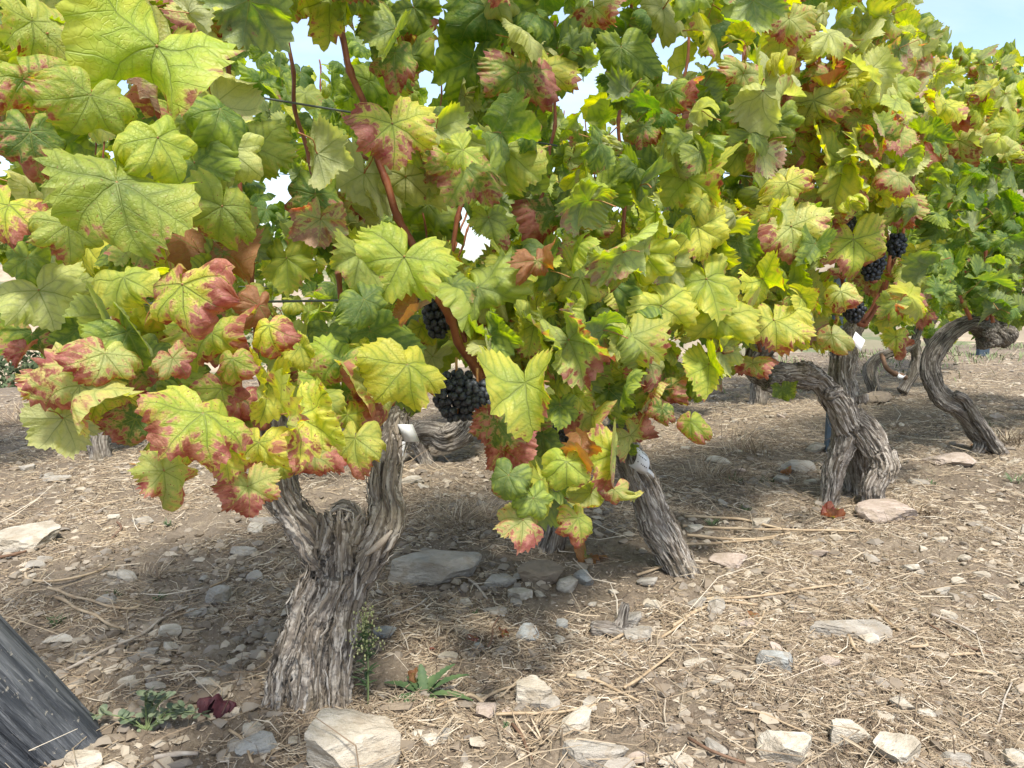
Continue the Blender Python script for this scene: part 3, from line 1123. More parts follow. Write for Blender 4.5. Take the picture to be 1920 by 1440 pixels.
# trunks ------------------------------------------------------------------
z1 = gdepth(590, 1300)
bark_trunk(v1['o'], 'trunk', [
    limb_px([(576, 1350, 72), (584, 1290, 68), (598, 1220, 60), (618, 1140, 55), (640, 1060, 56), (644, 1005, 46, .01)], z1),
    limb_px([(515, 1350, 32, -.02), (530, 1270, 30, -.02), (562, 1180, 30, -.01), (594, 1090, 30, -.02)], z1),
    limb_px([(636, 1340, 24, -.04), (636, 1250, 24, -.035), (646, 1160, 28, -.02), (668, 1080, 32, -.01)], z1),
    limb_px([(625, 1095, 42), (596, 1030, 40), (558, 965, 37), (522, 905, 38, -.01), (503, 850, 36, -.01), (500, 790, 34, 0), (492, 740, 30, .02)], z1),
    limb_px([(660, 1100, 40), (702, 1025, 38), (732, 968, 36), (727, 900, 32, .01), (733, 845, 31, .02), (742, 800, 27, .03), (752, 776, 18, .03)], z1),
    limb_px([(640, 1060, 40, -.02), (642, 1000, 32, -.035), (640, 968, 24, -.03)], z1),
    limb_px([(662, 1010, 17, -.04), (672, 985, 14, -.045), (668, 962, 10, -.04), (640, 952, 9, -.04), (628, 962, 8, -.04)], z1),
    limb_px([(606, 1030, 16, -.045), (612, 990, 14, -.05), (603, 965, 9, -.045)], z1),
], 0.0023, 0.0125, M['bark'], 620)
# a pale torn strip of old wood lying over the fork
_p, _r = resample([P(686, 1040, z1 - .066), P(712, 1020, z1 - .068), P(735, 995, z1 - .05)], [.004, .0075, .003], .01)
_v, _q, _t = tube_np(_p, _r, 6)
o = link('bark_strip', mesh_np('bark_strip', _v - np.array(v1['o'].location), [_q, _t], [M['twig_grey']])); o.parent = v1['o']

for (xa, ya, xb, yb, w_) in ((612, 1000, 603, 962, .0045), (622, 985, 618, 958, .0035), (634, 975, 640, 950, .005), (648, 975, 660, 951, .004), (662, 985, 676, 962, .0045), (670, 1010, 684, 976, .004), (598, 1015, 596, 985, .004)):
    q_a, q_b = P(xa, ya, z1 - .047), P(xb, yb, z1 - .052 + random.uniform(-.01, .02))
    p_, r_ = resample([q_a, (q_a + q_b) / 2 + rng.normal(size=3) * .003, q_b], [w_, w_ * .8, w_ * .2], .006)
    v_, q_, t_ = tube_np(p_, r_, 5)
    o = link('splinter', mesh_np('splinter', v_ - np.array(v1['o'].location), [q_, t_], [M['twig_grey']], smooth=False)); o.parent = v1['o']
z2 = gdepth(1260, 1070)
bark_trunk(v2['o'], 'trunk', [
    limb_px([(1285, 1095, 38), (1266, 1050, 37), (1240, 995, 37), (1212, 935, 36), (1190, 885, 32), (1178, 840, 24, .02), (1186, 795, 15, .04)], z2),
    limb_px([(1190, 890, 26), (1165, 850, 20, .03), (1140, 800, 16, .05)], z2),
], 0.0030, 0.0095, M['bark'], 240)
z2b = gdepth(1030, 1030)
bark_trunk(v2['o'], 'trunk', [
    limb_px([(1022, 1050, 34), (1034, 1005, 31), (1052, 950, 30, -.03), (1062, 895, 28, -.08), (1048, 850, 20, -.12)], z2b),
    limb_px([(1062, 900, 22, -.08), (1095, 860, 16, -.1), (1110, 815, 12, -.1)], z2b),
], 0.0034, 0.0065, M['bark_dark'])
z3 = gdepth(1605, 945)
bark_trunk(v3['o'], 'trunk', [
    limb_px([(1540, 970, 28), (1556, 925, 22), (1566, 880, 22), (1580, 830, 28), (1588, 790, 28)], z3),
    limb_px([(1636, 960, 28, -.03), (1638, 915, 24, -.05), (1654, 868, 24, -.05), (1632, 828, 34, -.03), (1600, 785, 28, 0)], z3),
    limb_px([(1598, 955, 26, .17), (1606, 880, 26, .14), (1600, 815, 30, .05)], z3),
    limb_px([(1604, 806, 33), (1584, 768, 29), (1588, 735, 31, .02), (1582, 700, 24, .03), (1584, 668, 27, .05), (1590, 635, 22, .05), (1606, 600, 15, .05)], z3),
    limb_px([(1590, 800, 28, -.02), (1566, 752, 25, -.04), (1540, 714, 22, -.06), (1512, 704, 30, -.07), (1480, 700, 25, -.08), (1448, 704, 32, -.08), (1420, 688, 26, -.07), (1424, 662, 26, -.06), (1440, 640, 18, -.04)], z3),
    limb_px([(1652, 850, 30, -.05), (1656, 872, 32, -.055), (1650, 890, 26, -.05)], z3),
    limb_px([(1604, 742, 26, .0), (1606, 756, 24, .0)], z3),
    limb_px([(1440, 712, 30, -.10), (1452, 716, 26, -.1)], z3),
    limb_px([(1506, 690, 18, -.10), (1518, 688, 12, -.12)], z3),
    limb_px([(1560, 735, 15, -.07), (1548, 742, 8, -.09)], z3),
], 0.0034, 0.0110, M['bark'], 360)
z4 = gdepth(1858, 850)
bark_trunk(v4['o'], 'trunk', [
    limb_px([(1890, 862, 10), (1862, 838, 20), (1830, 800, 22), (1798, 768, 21), (1768, 748, 24), (1748, 715, 23), (1742, 680, 20), (1758, 650, 20), (1782, 624, 18), (1818, 608, 16), (1846, 614, 26), (1862, 626, 38), (1868, 634, 38), (1864, 646, 24)], z4),
    limb_px([(1872, 848, 12, -.04), (1836, 790, 11, -.05), (1812, 752, 10, -.05), (1790, 738, 9, -.05)], z4),
    limb_px([(1820, 862, 10), (1840, 832, 14), (1838, 806, 12)], z4),
    limb_px([(1856, 622, 34, -.02), (1864, 634, 42, -.02), (1870, 646, 30, -.02)], z4),
    limb_px([(1852, 624, 14, -.09), (1858, 626, 13, -.12)], z4),
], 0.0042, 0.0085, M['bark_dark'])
zb1 = gdepth(795, 868)
bark_trunk(b1['o'], 'trunk', [
    limb_px([(802, 885, 20), (790, 848, 18), (782, 815, 24), (806, 808, 30), (840, 818, 36), (874, 798, 30), (894, 760, 24), (900, 725, 16)], zb1),
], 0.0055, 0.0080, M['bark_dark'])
zb0 = gdepth(185, 858)
bark_trunk(b0['o'], 'trunk', [limb_px([(188, 875, 28), (184, 832, 23), (190, 790, 20), (205, 745, 18), (190, 690, 14)], zb0)], 0.006, 0.008, M['bark_dark'])
zb3 = gdepth(1690, 742)
bark_trunk(b3['o'], 'trunk', [
    limb_px([(1642, 735, 14), (1632, 705, 14), (1640, 676, 12), (1668, 660, 11), (1702, 652, 11), (1722, 636, 9)], zb3),
    limb_px([(1690, 735, 13), (1708, 706, 12), (1718, 676, 11), (1716, 646, 10), (1726, 610, 8)], zb3),
], 0.006, 0.006, M['bark_dark'])
cane(b3['o'], [P(1652, 664, zb3 - .1), P(1662, 688, zb3 - .15), P(1676, 700, zb3 - .15), P(1698, 708, zb3 - .1)], .014, .02, 'spur', 'twig_brown')
for rec in (v5, b2, b35, b4):
    A = np.array(rec['o'].location)
    bark_trunk(rec['o'], 'trunk', [[(A + np.array([0, 0, -.05]), .06), (A + np.array([.03, 0, .2]), .05), (A + np.array([-.03, .02, .42]), .05),
                                    (A + np.array([.05, .03, .62]), .04)],
                                   [(A + np.array([-.03, .02, .4]), .04), (A + np.array([-.16, -.1, .52]), .035), (A + np.array([-.22, -.14, .66]), .03)]],
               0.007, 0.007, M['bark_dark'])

# canes -------------------------------------------------------------------
def cane_px(rec, pts, z, r0, r1):
    cane(rec['o'], [P(a[0], a[1], z + (a[2] if len(a) > 2 else 0)) for a in pts], r0, r1)


cane_px(v1, [(905, 720, .12), (868, 655, .08), (838, 590), (806, 528), (770, 455), (735, 375), (712, 312), (700, 250), (672, 170), (640, 72), (622, -10)], 1.46, .0088, .006)
cane_px(v1, [(712, 312), (668, 288), (618, 262)], 1.50, .0035, .0025)
cane_px(v1, [(925, 730, .1), (885, 660, .06), (858, 600, .04), (845, 560), (838, 500), (858, 420), (882, 320), (915, 235), (945, 180), (960, 90)], 1.56, .0065, .004)
cane_px(v1, [(505, 800), (440, 790), (375, 770), (345, 705), (330, 600), (320, 480), (300, 300), (280, 100), (270, -60)], 1.42, .0075, .005)
cane_px(v1, [(500, 800), (400, 800), (310, 750), (230, 690), (160, 630), (70, 520), (40, 475), (-20, 380), (-40, 200)], 1.32, .0068, .005)
cane_px(v1, [(500, 780), (480, 640), (470, 480), (440, 300), (430, 100), (420, -60)], 1.50, .007, .0045)
cane_px(v1, [(745, 790), (700, 700), (640, 560), (620, 420), (560, 230), (540, 40)], 1.6, .007, .004)
cane_px(v1, [(720, 690, .05), (765, 600), (800, 500), (790, 350), (820, 245), (826, 150)], 1.62, .0025, .0018)
cane_px(v2, [(1050, 870), (1015, 845), (985, 800), (960, 700), (985, 560), (1010, 400), (1040, 220), (1040, 40)], 1.95, .0075, .004)
cane_px(v2, [(1048, 860), (1022, 880), (1000, 830), (930, 720), (900, 690)], 1.95, .008, .006)
cane_px(v2, [(1110, 820), (1120, 740), (1160, 600), (1170, 420), (1160, 250), (1180, 80), (1190, -60)], 2.0, .007, .004)
cane_px(v2, [(1186, 800), (1230, 700), (1270, 560), (1290, 380), (1280, 200), (1300, 20)], 2.15, .007, .004)
cane_px(v2, [(1100, 850), (1125, 780), (1150, 720), (1180, 690)], 1.9, .006, .0045)
cane_px(v3, [(1606, 605), (1620, 596), (1640, 570), (1662, 520), (1690, 450), (1720, 300), (1740, 160)], 2.70, .0095, .004)
cane_px(v3, [(1608, 600), (1618, 610), (1652, 560), (1668, 490), (1662, 430), (1640, 260), (1620, 60)], 2.66, .0100, .004)
cane_px(v3, [(1440, 645), (1450, 560), (1440, 430), (1470, 260), (1480, 80), (1490, -20)], 2.6, .008, .004)
cane_px(v3, [(1425, 660), (1400, 560), (1380, 420), (1400, 240), (1390, 60)], 2.6, .007, .004)
cane_px(v3, [(1600, 600), (1570, 480), (1560, 330), (1540, 150), (1530, 20)], 2.8, .008, .004)
cane_px(v4, [(1862, 605), (1850, 540), (1845, 420), (1830, 280), (1820, 180)], 3.5, .009, .004)
cane_px(v4, [(1820, 600), (1780, 500), (1770, 380), (1740, 250), (1700, 60)], 3.5, .009, .004)
cane_px(v4, [(1850, 600), (1880, 480), (1900, 330), (1880, 200)], 3.5, .008, .004)
for rec in (v5, b0, b1, b2, b3, b35, b4):
    A = np.array(rec['o'].location)
    for k in range(4):
        d = ROW_D * random.uniform(-.45, .45)
        q0 = A + np.array([random.uniform(-.05, .05), 0, .55])
        cane(rec['o'], [q0, q0 + np.array([d[0] * .5, d[1] * .5, .35]), q0 + np.array([d[0], d[1], .75]), q0 + np.array([d[0] * 1.1, d[1] * 1.1, 1.15])], .007, .003)

for rec, (px, py, z) in [(v1, (820, 330, 1.5)), (v1, (760, 600, 1.45)), (v1, (330, 600, 1.3)), (v1, (905, 690, 1.5)), (v2, (985, 700, 1.75)), (v2, (1170, 420, 1.8)), (v3, (1690, 500, 2.5)), (v3, (1660, 560, 2.5)), (v1, (640, 210, 1.5)), (v1, (480, 640, 1.3))]:
    q0 = P(px, py, z); pts = []
    dd = rng.normal(size=3) * .5 + np.array([0, -.3, .1]); dd /= np.linalg.norm(dd)
    e1 = np.cross(dd, [0, 0, 1.0]); e1 /= np.linalg.norm(e1); e2 = np.cross(dd, e1)
    for k in range(26):
        f = k / 25; a = f ** 1.6 * 14
        pts.append(q0 + dd * (.09 * f) + (e1 * math.cos(a) + e2 * math.sin(a) - e1) * .010 * min(1, f * 1.6))
    cane(rec['o'], pts, .0013, .0007, 'tendril', 'petiole', nodes=False)

# grapes ------------------------------------------------------------------
grape_bunch(v1['o'], P(820, 556, 1.60), .085, .034, 1)
grape_bunch(v1['o'], P(856, 698, 1.50), .095, .050, 2)
grape_bunch(v1['o'], P(895, 718, 1.48), .070, .034, 3)
grape_bunch(v2['o'], P(1066, 770, 1.74), .075, .036, 4)
grape_bunch(v2['o'], P(1118, 588, 1.85), .06, .034, 5)
grape_bunch(v3['o'], P(1638, 465, 2.42), .10, .040, 6)
grape_bunch(v3['o'], P(1602, 560, 2.45), .075, .036, 7)
grape_bunch(v3['o'], P(1683, 440, 2.5), .075, .030, 8)
grape_bunch(v3['o'], P(1592, 408, 2.42), .06, .032, 9)
grape_bunch(v3['o'], P(1440, 465, 2.5), .05, .026, 10)

# leaves placed after the photograph ---------------------------------------
# (centre x, centre y, width px, tip direction deg [0 down, + towards the right], colour, near offset m, form)
HAND = [
    (285, 115, 225, -12, 'y', .34, 'w'), (65, 60, 155, 10, 'y', .20, 'f'), (55, 165, 150, 25, 'm', .22, 'w'), (60, 270, 165, 15, 'm', .24, 'w'),
    (15, 405, 150, -10, 'r', .22, 'f'), (222, 375, 250, 5, 'y', .42, 'f'), (312, 275, 175, 35, 'Y', .44, 'w'), (160, 200, 175, -25, 'y', .34, 'w'),
    (415, 210, 150, 35, 'p', .26, 'w'), (440, 290, 150, 55, 'p', .30, 'w'), (415, 410, 175, -5, 'y', .34, 'f'), (465, 30, 130, 20, 'm', .30, 'w'),
    (385, 60, 120, 20, 'o', .18, 'F'), (620, 15, 130, 0, 'y', .28, 'f'), (725, 50, 95, 20, 'g', .20, 'w'), (780, 25, 85, 20, 'g', .16, 'f'), (775, 115, 90, 25, 'g', .20, 'w'),
    (600, 305, 125, 12, 'p', .30, 'F'), (738, 250, 130, 0, 'r', .32, 'f'), (945, 300, 135, 0, 'y', .34, 'f'), (972, 155, 130, 8, 'm', .30, 'w'),
    (1048, 110, 135, 0, 'g', .26, 'f'), (880, 130, 130, -15, 'g', .18, 'f'), (912, 38, 150, 0, 'd', .24, 'w'), (1165, 105, 112, 0, 'g', .28, 'f'), (1180, 180, 95, 5, 'g', .24, 'f'),
    (1112, 25, 80, 0, 'o', .28, 'w'), (590, 385, 140, -10, 'm', .26, 'w'), (680, 345, 140, 0, 'p', .10, 'f'), (760, 350, 130, 0, 'p', .12, 'w'), (650, 430, 120, 0, 'p', .06, 'w'),
    (690, 170, 120, 0, 'g', .05, 'f'), (820, 280, 120, 10, 'p', .06, 'f'), (800, 400, 110, 0, 'y', .05, 'w'),
    (748, 500, 160, -28, 'y', .34, 'f'), (772, 590, 70, -20, 'b', .34, 'F'), (905, 555, 125, 25, 'y', .32, 'w'), (848, 545, 72, 0, 'g', .30, 'f'), (920, 420, 90, 25, 'y', .28, 'w'),
    (345, 560, 205, 8, 'r', .46, 'w'), (420, 490, 120, 10, 'b', .22, 'w'), (480, 585, 95, -20, 'b', .34, 'w'), (510, 630, 130, 12, 'r', .42, 'w'), (565, 660, 70, 15, 'Y', .36, 'F'),
    (538, 498, 100, 5, 'Y', .20, 'f'), (250, 640, 150, 30, 'g', .40, 'F'), (205, 605, 110, 20, 'y', .36, 'F'), (190, 680, 125, -20, 'o', .40, 'w'), (332, 680, 85, 40, 'o', .46, 'w'),
    (268, 690, 110, 10, 'm', .38, 'w'), (440, 690, 110, 15, 'r', .42, 'w'), (140, 740, 135, -25, 'o', .38, 'w'), (122, 800, 112, 5, 'p', .34, 'f'), (225, 745, 120, 15, 'R', .32, 'w'),
    (80, 560, 125, 30, 'p', .20, 'f'), (60, 640, 90, 0, 'm', .12, 'w'), (130, 560, 130, 20, 'y', .14, 'w'), (45, 665, 60, -20, 'R', .14, 'F'),
    (378, 800, 190, -5, 'r', .50, 'f'), (310, 900, 120, 10, 'o', .44, 'w'), (420, 855, 95, 20, 'r', .44, 'w'), (555, 800, 150, 5, 'r', .46, 'w'), (668, 840, 128, 2, 'r', .44, 'w'),
    (466, 925, 92, 10, 'o', .46, 'f'), (765, 705, 160, 10, 'Y', .44, 'f'), (690, 575, 105, 25, 'g', .34, 'w'), (700, 640, 130, 10, 'g', .24, 'f'), (635, 690, 105, -10, 'm', .30, 'w'),
    (610, 640, 110, 0, 'g', .20, 'f'), (640, 750, 110, 0, 'm', .26, 'w'), (290, 720, 110, 0, 'm', .30, 'w'), (450, 760, 120, 0, 'R', .30, 'w'), (150, 630, 100, 0, 'g', .20, 'w'),
    (990, 740, 165, 8, 'Y', .46, 'f'), (1075, 655, 150, 20, 'y', .40, 'w'), (1095, 540, 135, 20, 'y', .36, 'w'), (1150, 550, 110, 0, 'g', .34, 'f'), (1200, 490, 125, -25, 'Y', .40, 'w'),
    (1185, 645, 105, 0, 'y', .44, 'f'), (1245, 590, 120, 15, 'Y', .44, 'w'), (1330, 540, 125, 10, 'Y', .46, 'f'), (1310, 440, 100, 10, 'Y', .44, 'f'), (1385, 465, 95, 10, 'g', .40, 'f'),
    (1345, 610, 110, 5, 'Y', .46, 'w'), (1330, 695, 85, 5, 'y', .44, 'F'), (1212, 695, 75, 0, 'm', .40, 'F'), (1010, 500, 78, 15, 'b', .42, 'C'), (925, 640, 90, 20, 'g', .34, 'w'),
    (930, 805, 90, -10, 'm', .32, 'w'), (950, 855, 90, 15, 'R', .30, 'w'), (948, 905, 100, -20, 'g', .46, 'f'), (1005, 945, 85, 20, 'g', .48, 'w'), (978, 988, 92, -5, 'o', .46, 'f'),
    (1062, 885, 130, -5, 'y', .50, 'w'), (1096, 850, 70, 60, 'b', .52, 'C'), (1150, 865, 110, -15, 'r', .52, 'F'), (1085, 985, 95, 10, 'r', .48, 'w'), (1110, 790, 85, 10, 'o', .30, 'w'),
    (1050, 770, 70, 0, 'g', .36, 'f'), (1020, 830, 90, 0, 'g', .26, 'w'), (1140, 740, 80, 0, 'g', .26, 'w'), (1240, 740, 70, 0, 'm', .30, 'w'), (1150, 930, 90, 0, 'o', .46, 'C'),
    (1296, 805, 95, 0, 'r', .60, 'f'), (1240, 775, 60, 0, 'm', .4, 'f'),
    (1485, 440, 110, 0, 'o', .46, 'f'), (1600, 465, 112, 0, 'r', .52, 'f'), (1580, 560, 92, 5, 'o', .52, 'w'), (1562, 642, 92, 5, 'o', .55, 'f'), (1452, 615, 105, 5, 'r', .50, 'w'),
    (1480, 545, 100, 0, 'y', .44, 'w'), (1530, 205, 115, 8, 'r', .50, 'w'), (1605, 205, 115, 8, 'o', .52, 'w'), (1580, 315, 120, -5, 'y', .55, 'w'), (1572, 375, 105, 5, 'o', .50, 'w'),
    (1478, 355, 90, 15, 'r', .46, 'w'), (1690, 400, 66, 5, 'o', .50, 'w'), (1712, 520, 66, 0, 'y', .50, 'f'), (1680, 578, 60, 0, 'y', .48, 'f'), (1720, 480, 70, 10, 'Y', .46, 'w'),
    (1798, 275, 80, -8, 'o', .50, 'w'), (1760, 215, 90, 0, 'o', .46, 'w'), (1262, 185, 105, 10, 'm', .40, 'w'), (1392, 150, 90, -10, 'o', .40, 'w'), (1378, 60, 95, 0, 'd', .36, 'w'),
    (1460, 240, 95, 20, 'y', .46, 'w'), (1700, 200, 95, 5, 'g', .44, 'w'), (1600, 95, 80, 0, 'y', .42, 'F'), (1690, 100, 60, 10, 'p', .46, 'F'), (1130, 290, 100, 0, 'p', .36, 'C'),
    (1265, 285, 95, 0, 'p', .38, 'w'), (1205, 250, 85, 0, 'm', .30, 'w'), (1400, 590, 70, 0, 'o', .46, 'F'), (1505, 625, 70, 10, 'Y', .55, 'F'), (1640, 370, 80, 0, 'y', .46, 'w'),
    (1290, 350, 120, 5, 'y', .40, 'f'), (1230, 330, 90, -20, 'g', .36, 'F'), (1110, 430, 100, 10, 'm', .30, 'w'), (1040, 410, 100, 10, 'm', .26, 'w'), (1120, 370, 110, 0, 'g', .3, 'F'),
    (1390, 300, 95, 10, 'y', .42, 'w'), (1340, 230, 90, 0, 'm', .36, 'w'), (1230, 410, 85, 0, 'Y', .42, 'w'), (1000, 620, 90, 0, 'y', .3, 'w'), (1480, 500, 70, 0, 'g', .4, 'f'),
    (1860, 130, 80, 0, 'g', .2, 'f'), (1885, 190, 85, 10, 'y', .25, 'w'), (1900, 260, 70, 0, 'o', .3, 'w'), (1750, 360, 70, 70, 'y', .4, 'F'), (1410, 690, 60, 0, 'o', .4, 'w'),
    (1680, 640, 60, 0, 'r', .3, 'w'),     (485, 845, 105, 5, 'r', .42, 'w'), (590, 865, 85, -5, 'o', .40, 'w'), (335, 845, 105, 0, 'r', .40, 'w'), (250, 800, 105, -10, 'm', .38, 'w'), (420, 745, 115, 10, 'r', .40, 'w'),
    (500, 735, 110, -10, 'Y', .38, 'w'), (340, 755, 100, 0, 'y', .36, 'w'), (530, 870, 90, 10, 'r', .36, 'w'), (600, 760, 95, 10, 'y', .34, 'w'), (180, 760, 95, -20, 'r', .34, 'w'),
    (90, 730, 90, -15, 'o', .30, 'w'), (440, 900, 80, 0, 'o', .38, 'w'), (650, 790, 85, 0, 'r', .34, 'w'), (250, 690, 100, 10, 'y', .36, 'w'), (400, 640, 110, 10, 'r', .36, 'w'),
    (480, 290, 110, 20, 'y', .24, 'w'), (130, 440, 130, 0, 'y', .26, 'w'), (240, 540, 130, 10, 'y', .30, 'w'), (50, 500, 110, 0, 'g', .18, 'w'), (370, 320, 110, 20, 'g', .28, 'w'),
    (1725, 590, 60, 0, 'r', .2, 'F'), (1466, 735, 40, 0, 'g', .1, 'f'),
]
FORMS = {'f': LEAF_FLAT, 'w': LEAF_WAVY, 'F': LEAF_FOLD, 'C': LEAF_CURL}
SUNV = np.array(sdir)
NEAR_ROW = [v1, v2, v3, v4, v5]


def row_t(p, A):
    return (np.array(p[:2]) - A) @ ROW_D


VT = [row_t(v['A'], ROW_A) for v in NEAR_ROW]


def nearest_vine(p):
    t = row_t(p, ROW_A)
    return NEAR_ROW[int(np.argmin([abs(t - a) for a in VT]))]


hand_boxes = []
random.seed(21)
FORMS['w'] = [m_ for k_, m_ in enumerate(LEAF_WAVY) if (20 + k_) % 3]
for (cx, cy, w, ang, code, off, form) in HAND:
    z = max(row_z(cx) - off * 1.25, 0.62)
    size = w * z / FPX * (1.10 if w < 150 else 1.0)
    p = P(cx, cy, z)
    a = R_(ang + random.uniform(-8, 8))
    tip = CR * math.sin(a) - CU * math.cos(a)
    view = (CC - p) / np.linalg.norm(CC - p)
    n = view * 0.85 + np.array([random.choice((-.22, .22)), 0, .42]) + np.array([random.gauss(0, .24), random.gauss(0, .1), random.gauss(0, .15)])
    if code == 'p' and random.random() < .5:
        n = -n * 1.0 + np.array([0, 0, .3])          # a leaf turned to show its felted underside
    m = random.choice(FORMS[form])
    pos = p - tip * size * 0.13
    vn = nearest_vine(p)
    put_leaf(vn['o'], pos, n, tip, size, code, m)
    vn['leaves'] += 1
    hand_boxes.append((cx, cy, w, z))


# places the photograph keeps clear of leaves in front: grapes and canes (polygon, depth up to which it holds)
CLEAR = [([(805, 685), (920, 685), (920, 800), (805, 800)], 1.62), ([(792, 552), (848, 552), (848, 632), (792, 632)], 1.66),
         ([(690, 300), (722, 300), (775, 430), (822, 540), (905, 690), (875, 700), (795, 545), (735, 430)], 1.56),
         ([(1618, 470), (1662, 470), (1662, 525), (1618, 525)], 2.5), ([(1585, 560), (1625, 560), (1625, 612), (1585, 612)], 2.5),
         ([(1600, 612), (1650, 530), (1672, 440), (1705, 440), (1670, 560), (1625, 625)], 2.74), ([(1672, 430), (1712, 430), (1712, 480), (1672, 480)], 2.5),
         ([(1575, 405), (1608, 405), (1608, 440), (1575, 440)], 2.5), ([(1050, 770), (1090, 770), (1090, 825), (1050, 825)], 1.8), ([(1400, 660), (1560, 690), (1540, 760), (1400, 740)], 2.75)]


def clear_of(px, py, w, z):
    for poly, zz in CLEAR:
        if z < zz:
            for dx, dy in ((0, 0), (.36, 0), (-.36, 0), (0, .42), (0, -.36), (.25, .25), (-.25, .25), (.25, -.25), (-.25, -.25)):
                if inpoly(px + dx * w, py + dy * w, poly): return False
    return True


def allowed(px, py, w, gaps, low=True):
    for dx, dy in ((0, 0), (.42, 0), (-.42, 0), (0, .5), (0, -.42), (.3, .3), (-.3, .3)):
        for g in gaps:
            if inpoly(px + dx * w, py + dy * w, g): return False
    if low and py + .5 * w > np.interp(px, LOWX, LOWY): return False
    return True


def fill_color(px, py, t):
    """seasonal colour: redder low on the plants, greener higher up, top-centre shade put in as dark green"""
    lowf = min(1, max(0, (py - 150) / 550))
    if px < 660 and py > 500 and random.random() < .62: return random.choice('rromoyYyYb')
    if 1420 < px < 1730 and py < 700 and random.random() < .62: return random.choice('roorpyo' if py > 120 else 'opyYp')
    if 830 < px < 1320 and py < 270 and random.random() < .7: return random.choice('gdgdgp')  # darker greens paint in the shade of the leaves above
    if px > 1380 and py < 320 and random.random() < .6: return random.choice('yYpogy')
    r = random.random()
    if r < .25 - .10 * lowf: return 'g'
    if r < .55: return 'y'
    if r < .68: return 'Y'
    if r < .76: return 'p'
    if r < .86: return 'r' if random.random() < .4 + .6 * lowf else 'g'
    if r < .93: return 'm'
    if r < .99: return 'o'
    return 'b'


random.seed(33)
# filling leaves of the near row
CAP = 296
for vi, rec in enumerate(NEAR_ROW):
    A = np.array(rec['A'][:2]); base = rec['o'].location[2]
    span = 0.62
    extra = []
    tries = 0
    want = CAP + ((430, 300, 300, 260, 60)[vi])
    done = rec['leaves']
    cand = []
    while done + len(cand) < want and tries < 14000:
        tries += 1
        t = random.uniform(-span, span)
        if vi == 0: t = random.uniform(-.78, .60)
        h = random.uniform(.36, 1.98)
        th = .36 if h < 1.5 else .26
        o = random.uniform(-th, th * .92)
        p = np.array([*(A + ROW_D * t + ROW_N * o), base + h])
        px, py, z = proj(p)
        if z < .75: continue
        if vi == 0 and z < 1.02: continue
        size = random.triangular(.055, .165, .095)
        w = size * FPX / z
        if not allowed(px, py, w, GAPS_NEAR) or not clear_of(px, py, w, z): continue
        cand.append((o, p, px, py, z, size))
    # the ones nearest the viewer become leaf parts, the inner remainder is one joined part
    cand.sort(key=lambda c: -(c[0] * 1.0 + 0.25 * (1 if -150 < c[2] < 2070 and -100 < c[3] < 1000 else -2)))
    k = max(0, CAP - done)
    for c in cand[:k]:
        o, p, px, py, z, size = c
        a = random.gauss(0, R_(28))
        view = np.array([*ROW_N, 0]) if random.random() < .75 else np.array([*(-ROW_N), 0])
        if o < -.15: view = -np.array([*ROW_N, 0])
        n = view * 0.75 + np.array([0, 0, .55]) + np.array([random.gauss(0, .52), random.gauss(0, .52), random.gauss(0, .4)])
        side = np.cross(n, np.array([0, 0, 1.0])); side /= np.linalg.norm(side) + 1e-6
        tip = np.array([0, 0, -1.0]) * math.cos(a) + side * math.sin(a)
        r = random.random()
        form = LEAF_FLAT if r < .3 else LEAF_WAVY if r < .72 else LEAF_FOLD if r < .94 else LEAF_CURL
        code = fill_color(px, py, 0)
        if vi >= 4 or (px > 1735 and py > 300): code = random.choice('gddgdg')  # far right: dark greens carry the shade in the leaf colour
        if vi == 1 and px > 1050 and py < 620 and py > 300 and random.random() < .5: code = random.choice('YgY')
        if code == 'b': form, size = LEAF_CURL, min(size, .11)
        put_leaf(rec['o'], p, n, tip, size, code, random.choice(form))
    pile = Pile()
    for c in cand[k:]:
        o, p, px, py, z, size = c
        v, flat, edge, tri, quad = random.choice(LOW)
        n = np.array([*(-ROW_N), 0]) * .6 + np.array([0, 0, .6]) + rng.normal(size=3) * .4
        tip = np.array([0, 0, -1.0]) + rng.normal(size=3) * .3
        w = (orient(n, tip) @ (v * size).T).T + p
        tt = tint(random.choice('ggyYdmyp'))
        pile.add(w, tri, quad, flat=flat, edge=edge, tint=np.tile(np.array(tt, float), (len(v), 1)), rnd=np.full(len(v), random.random()))
    if pile.n:
        tag(pile.build('inner_foliage', M['leaf_joined'], rec['o']), kind='stuff')

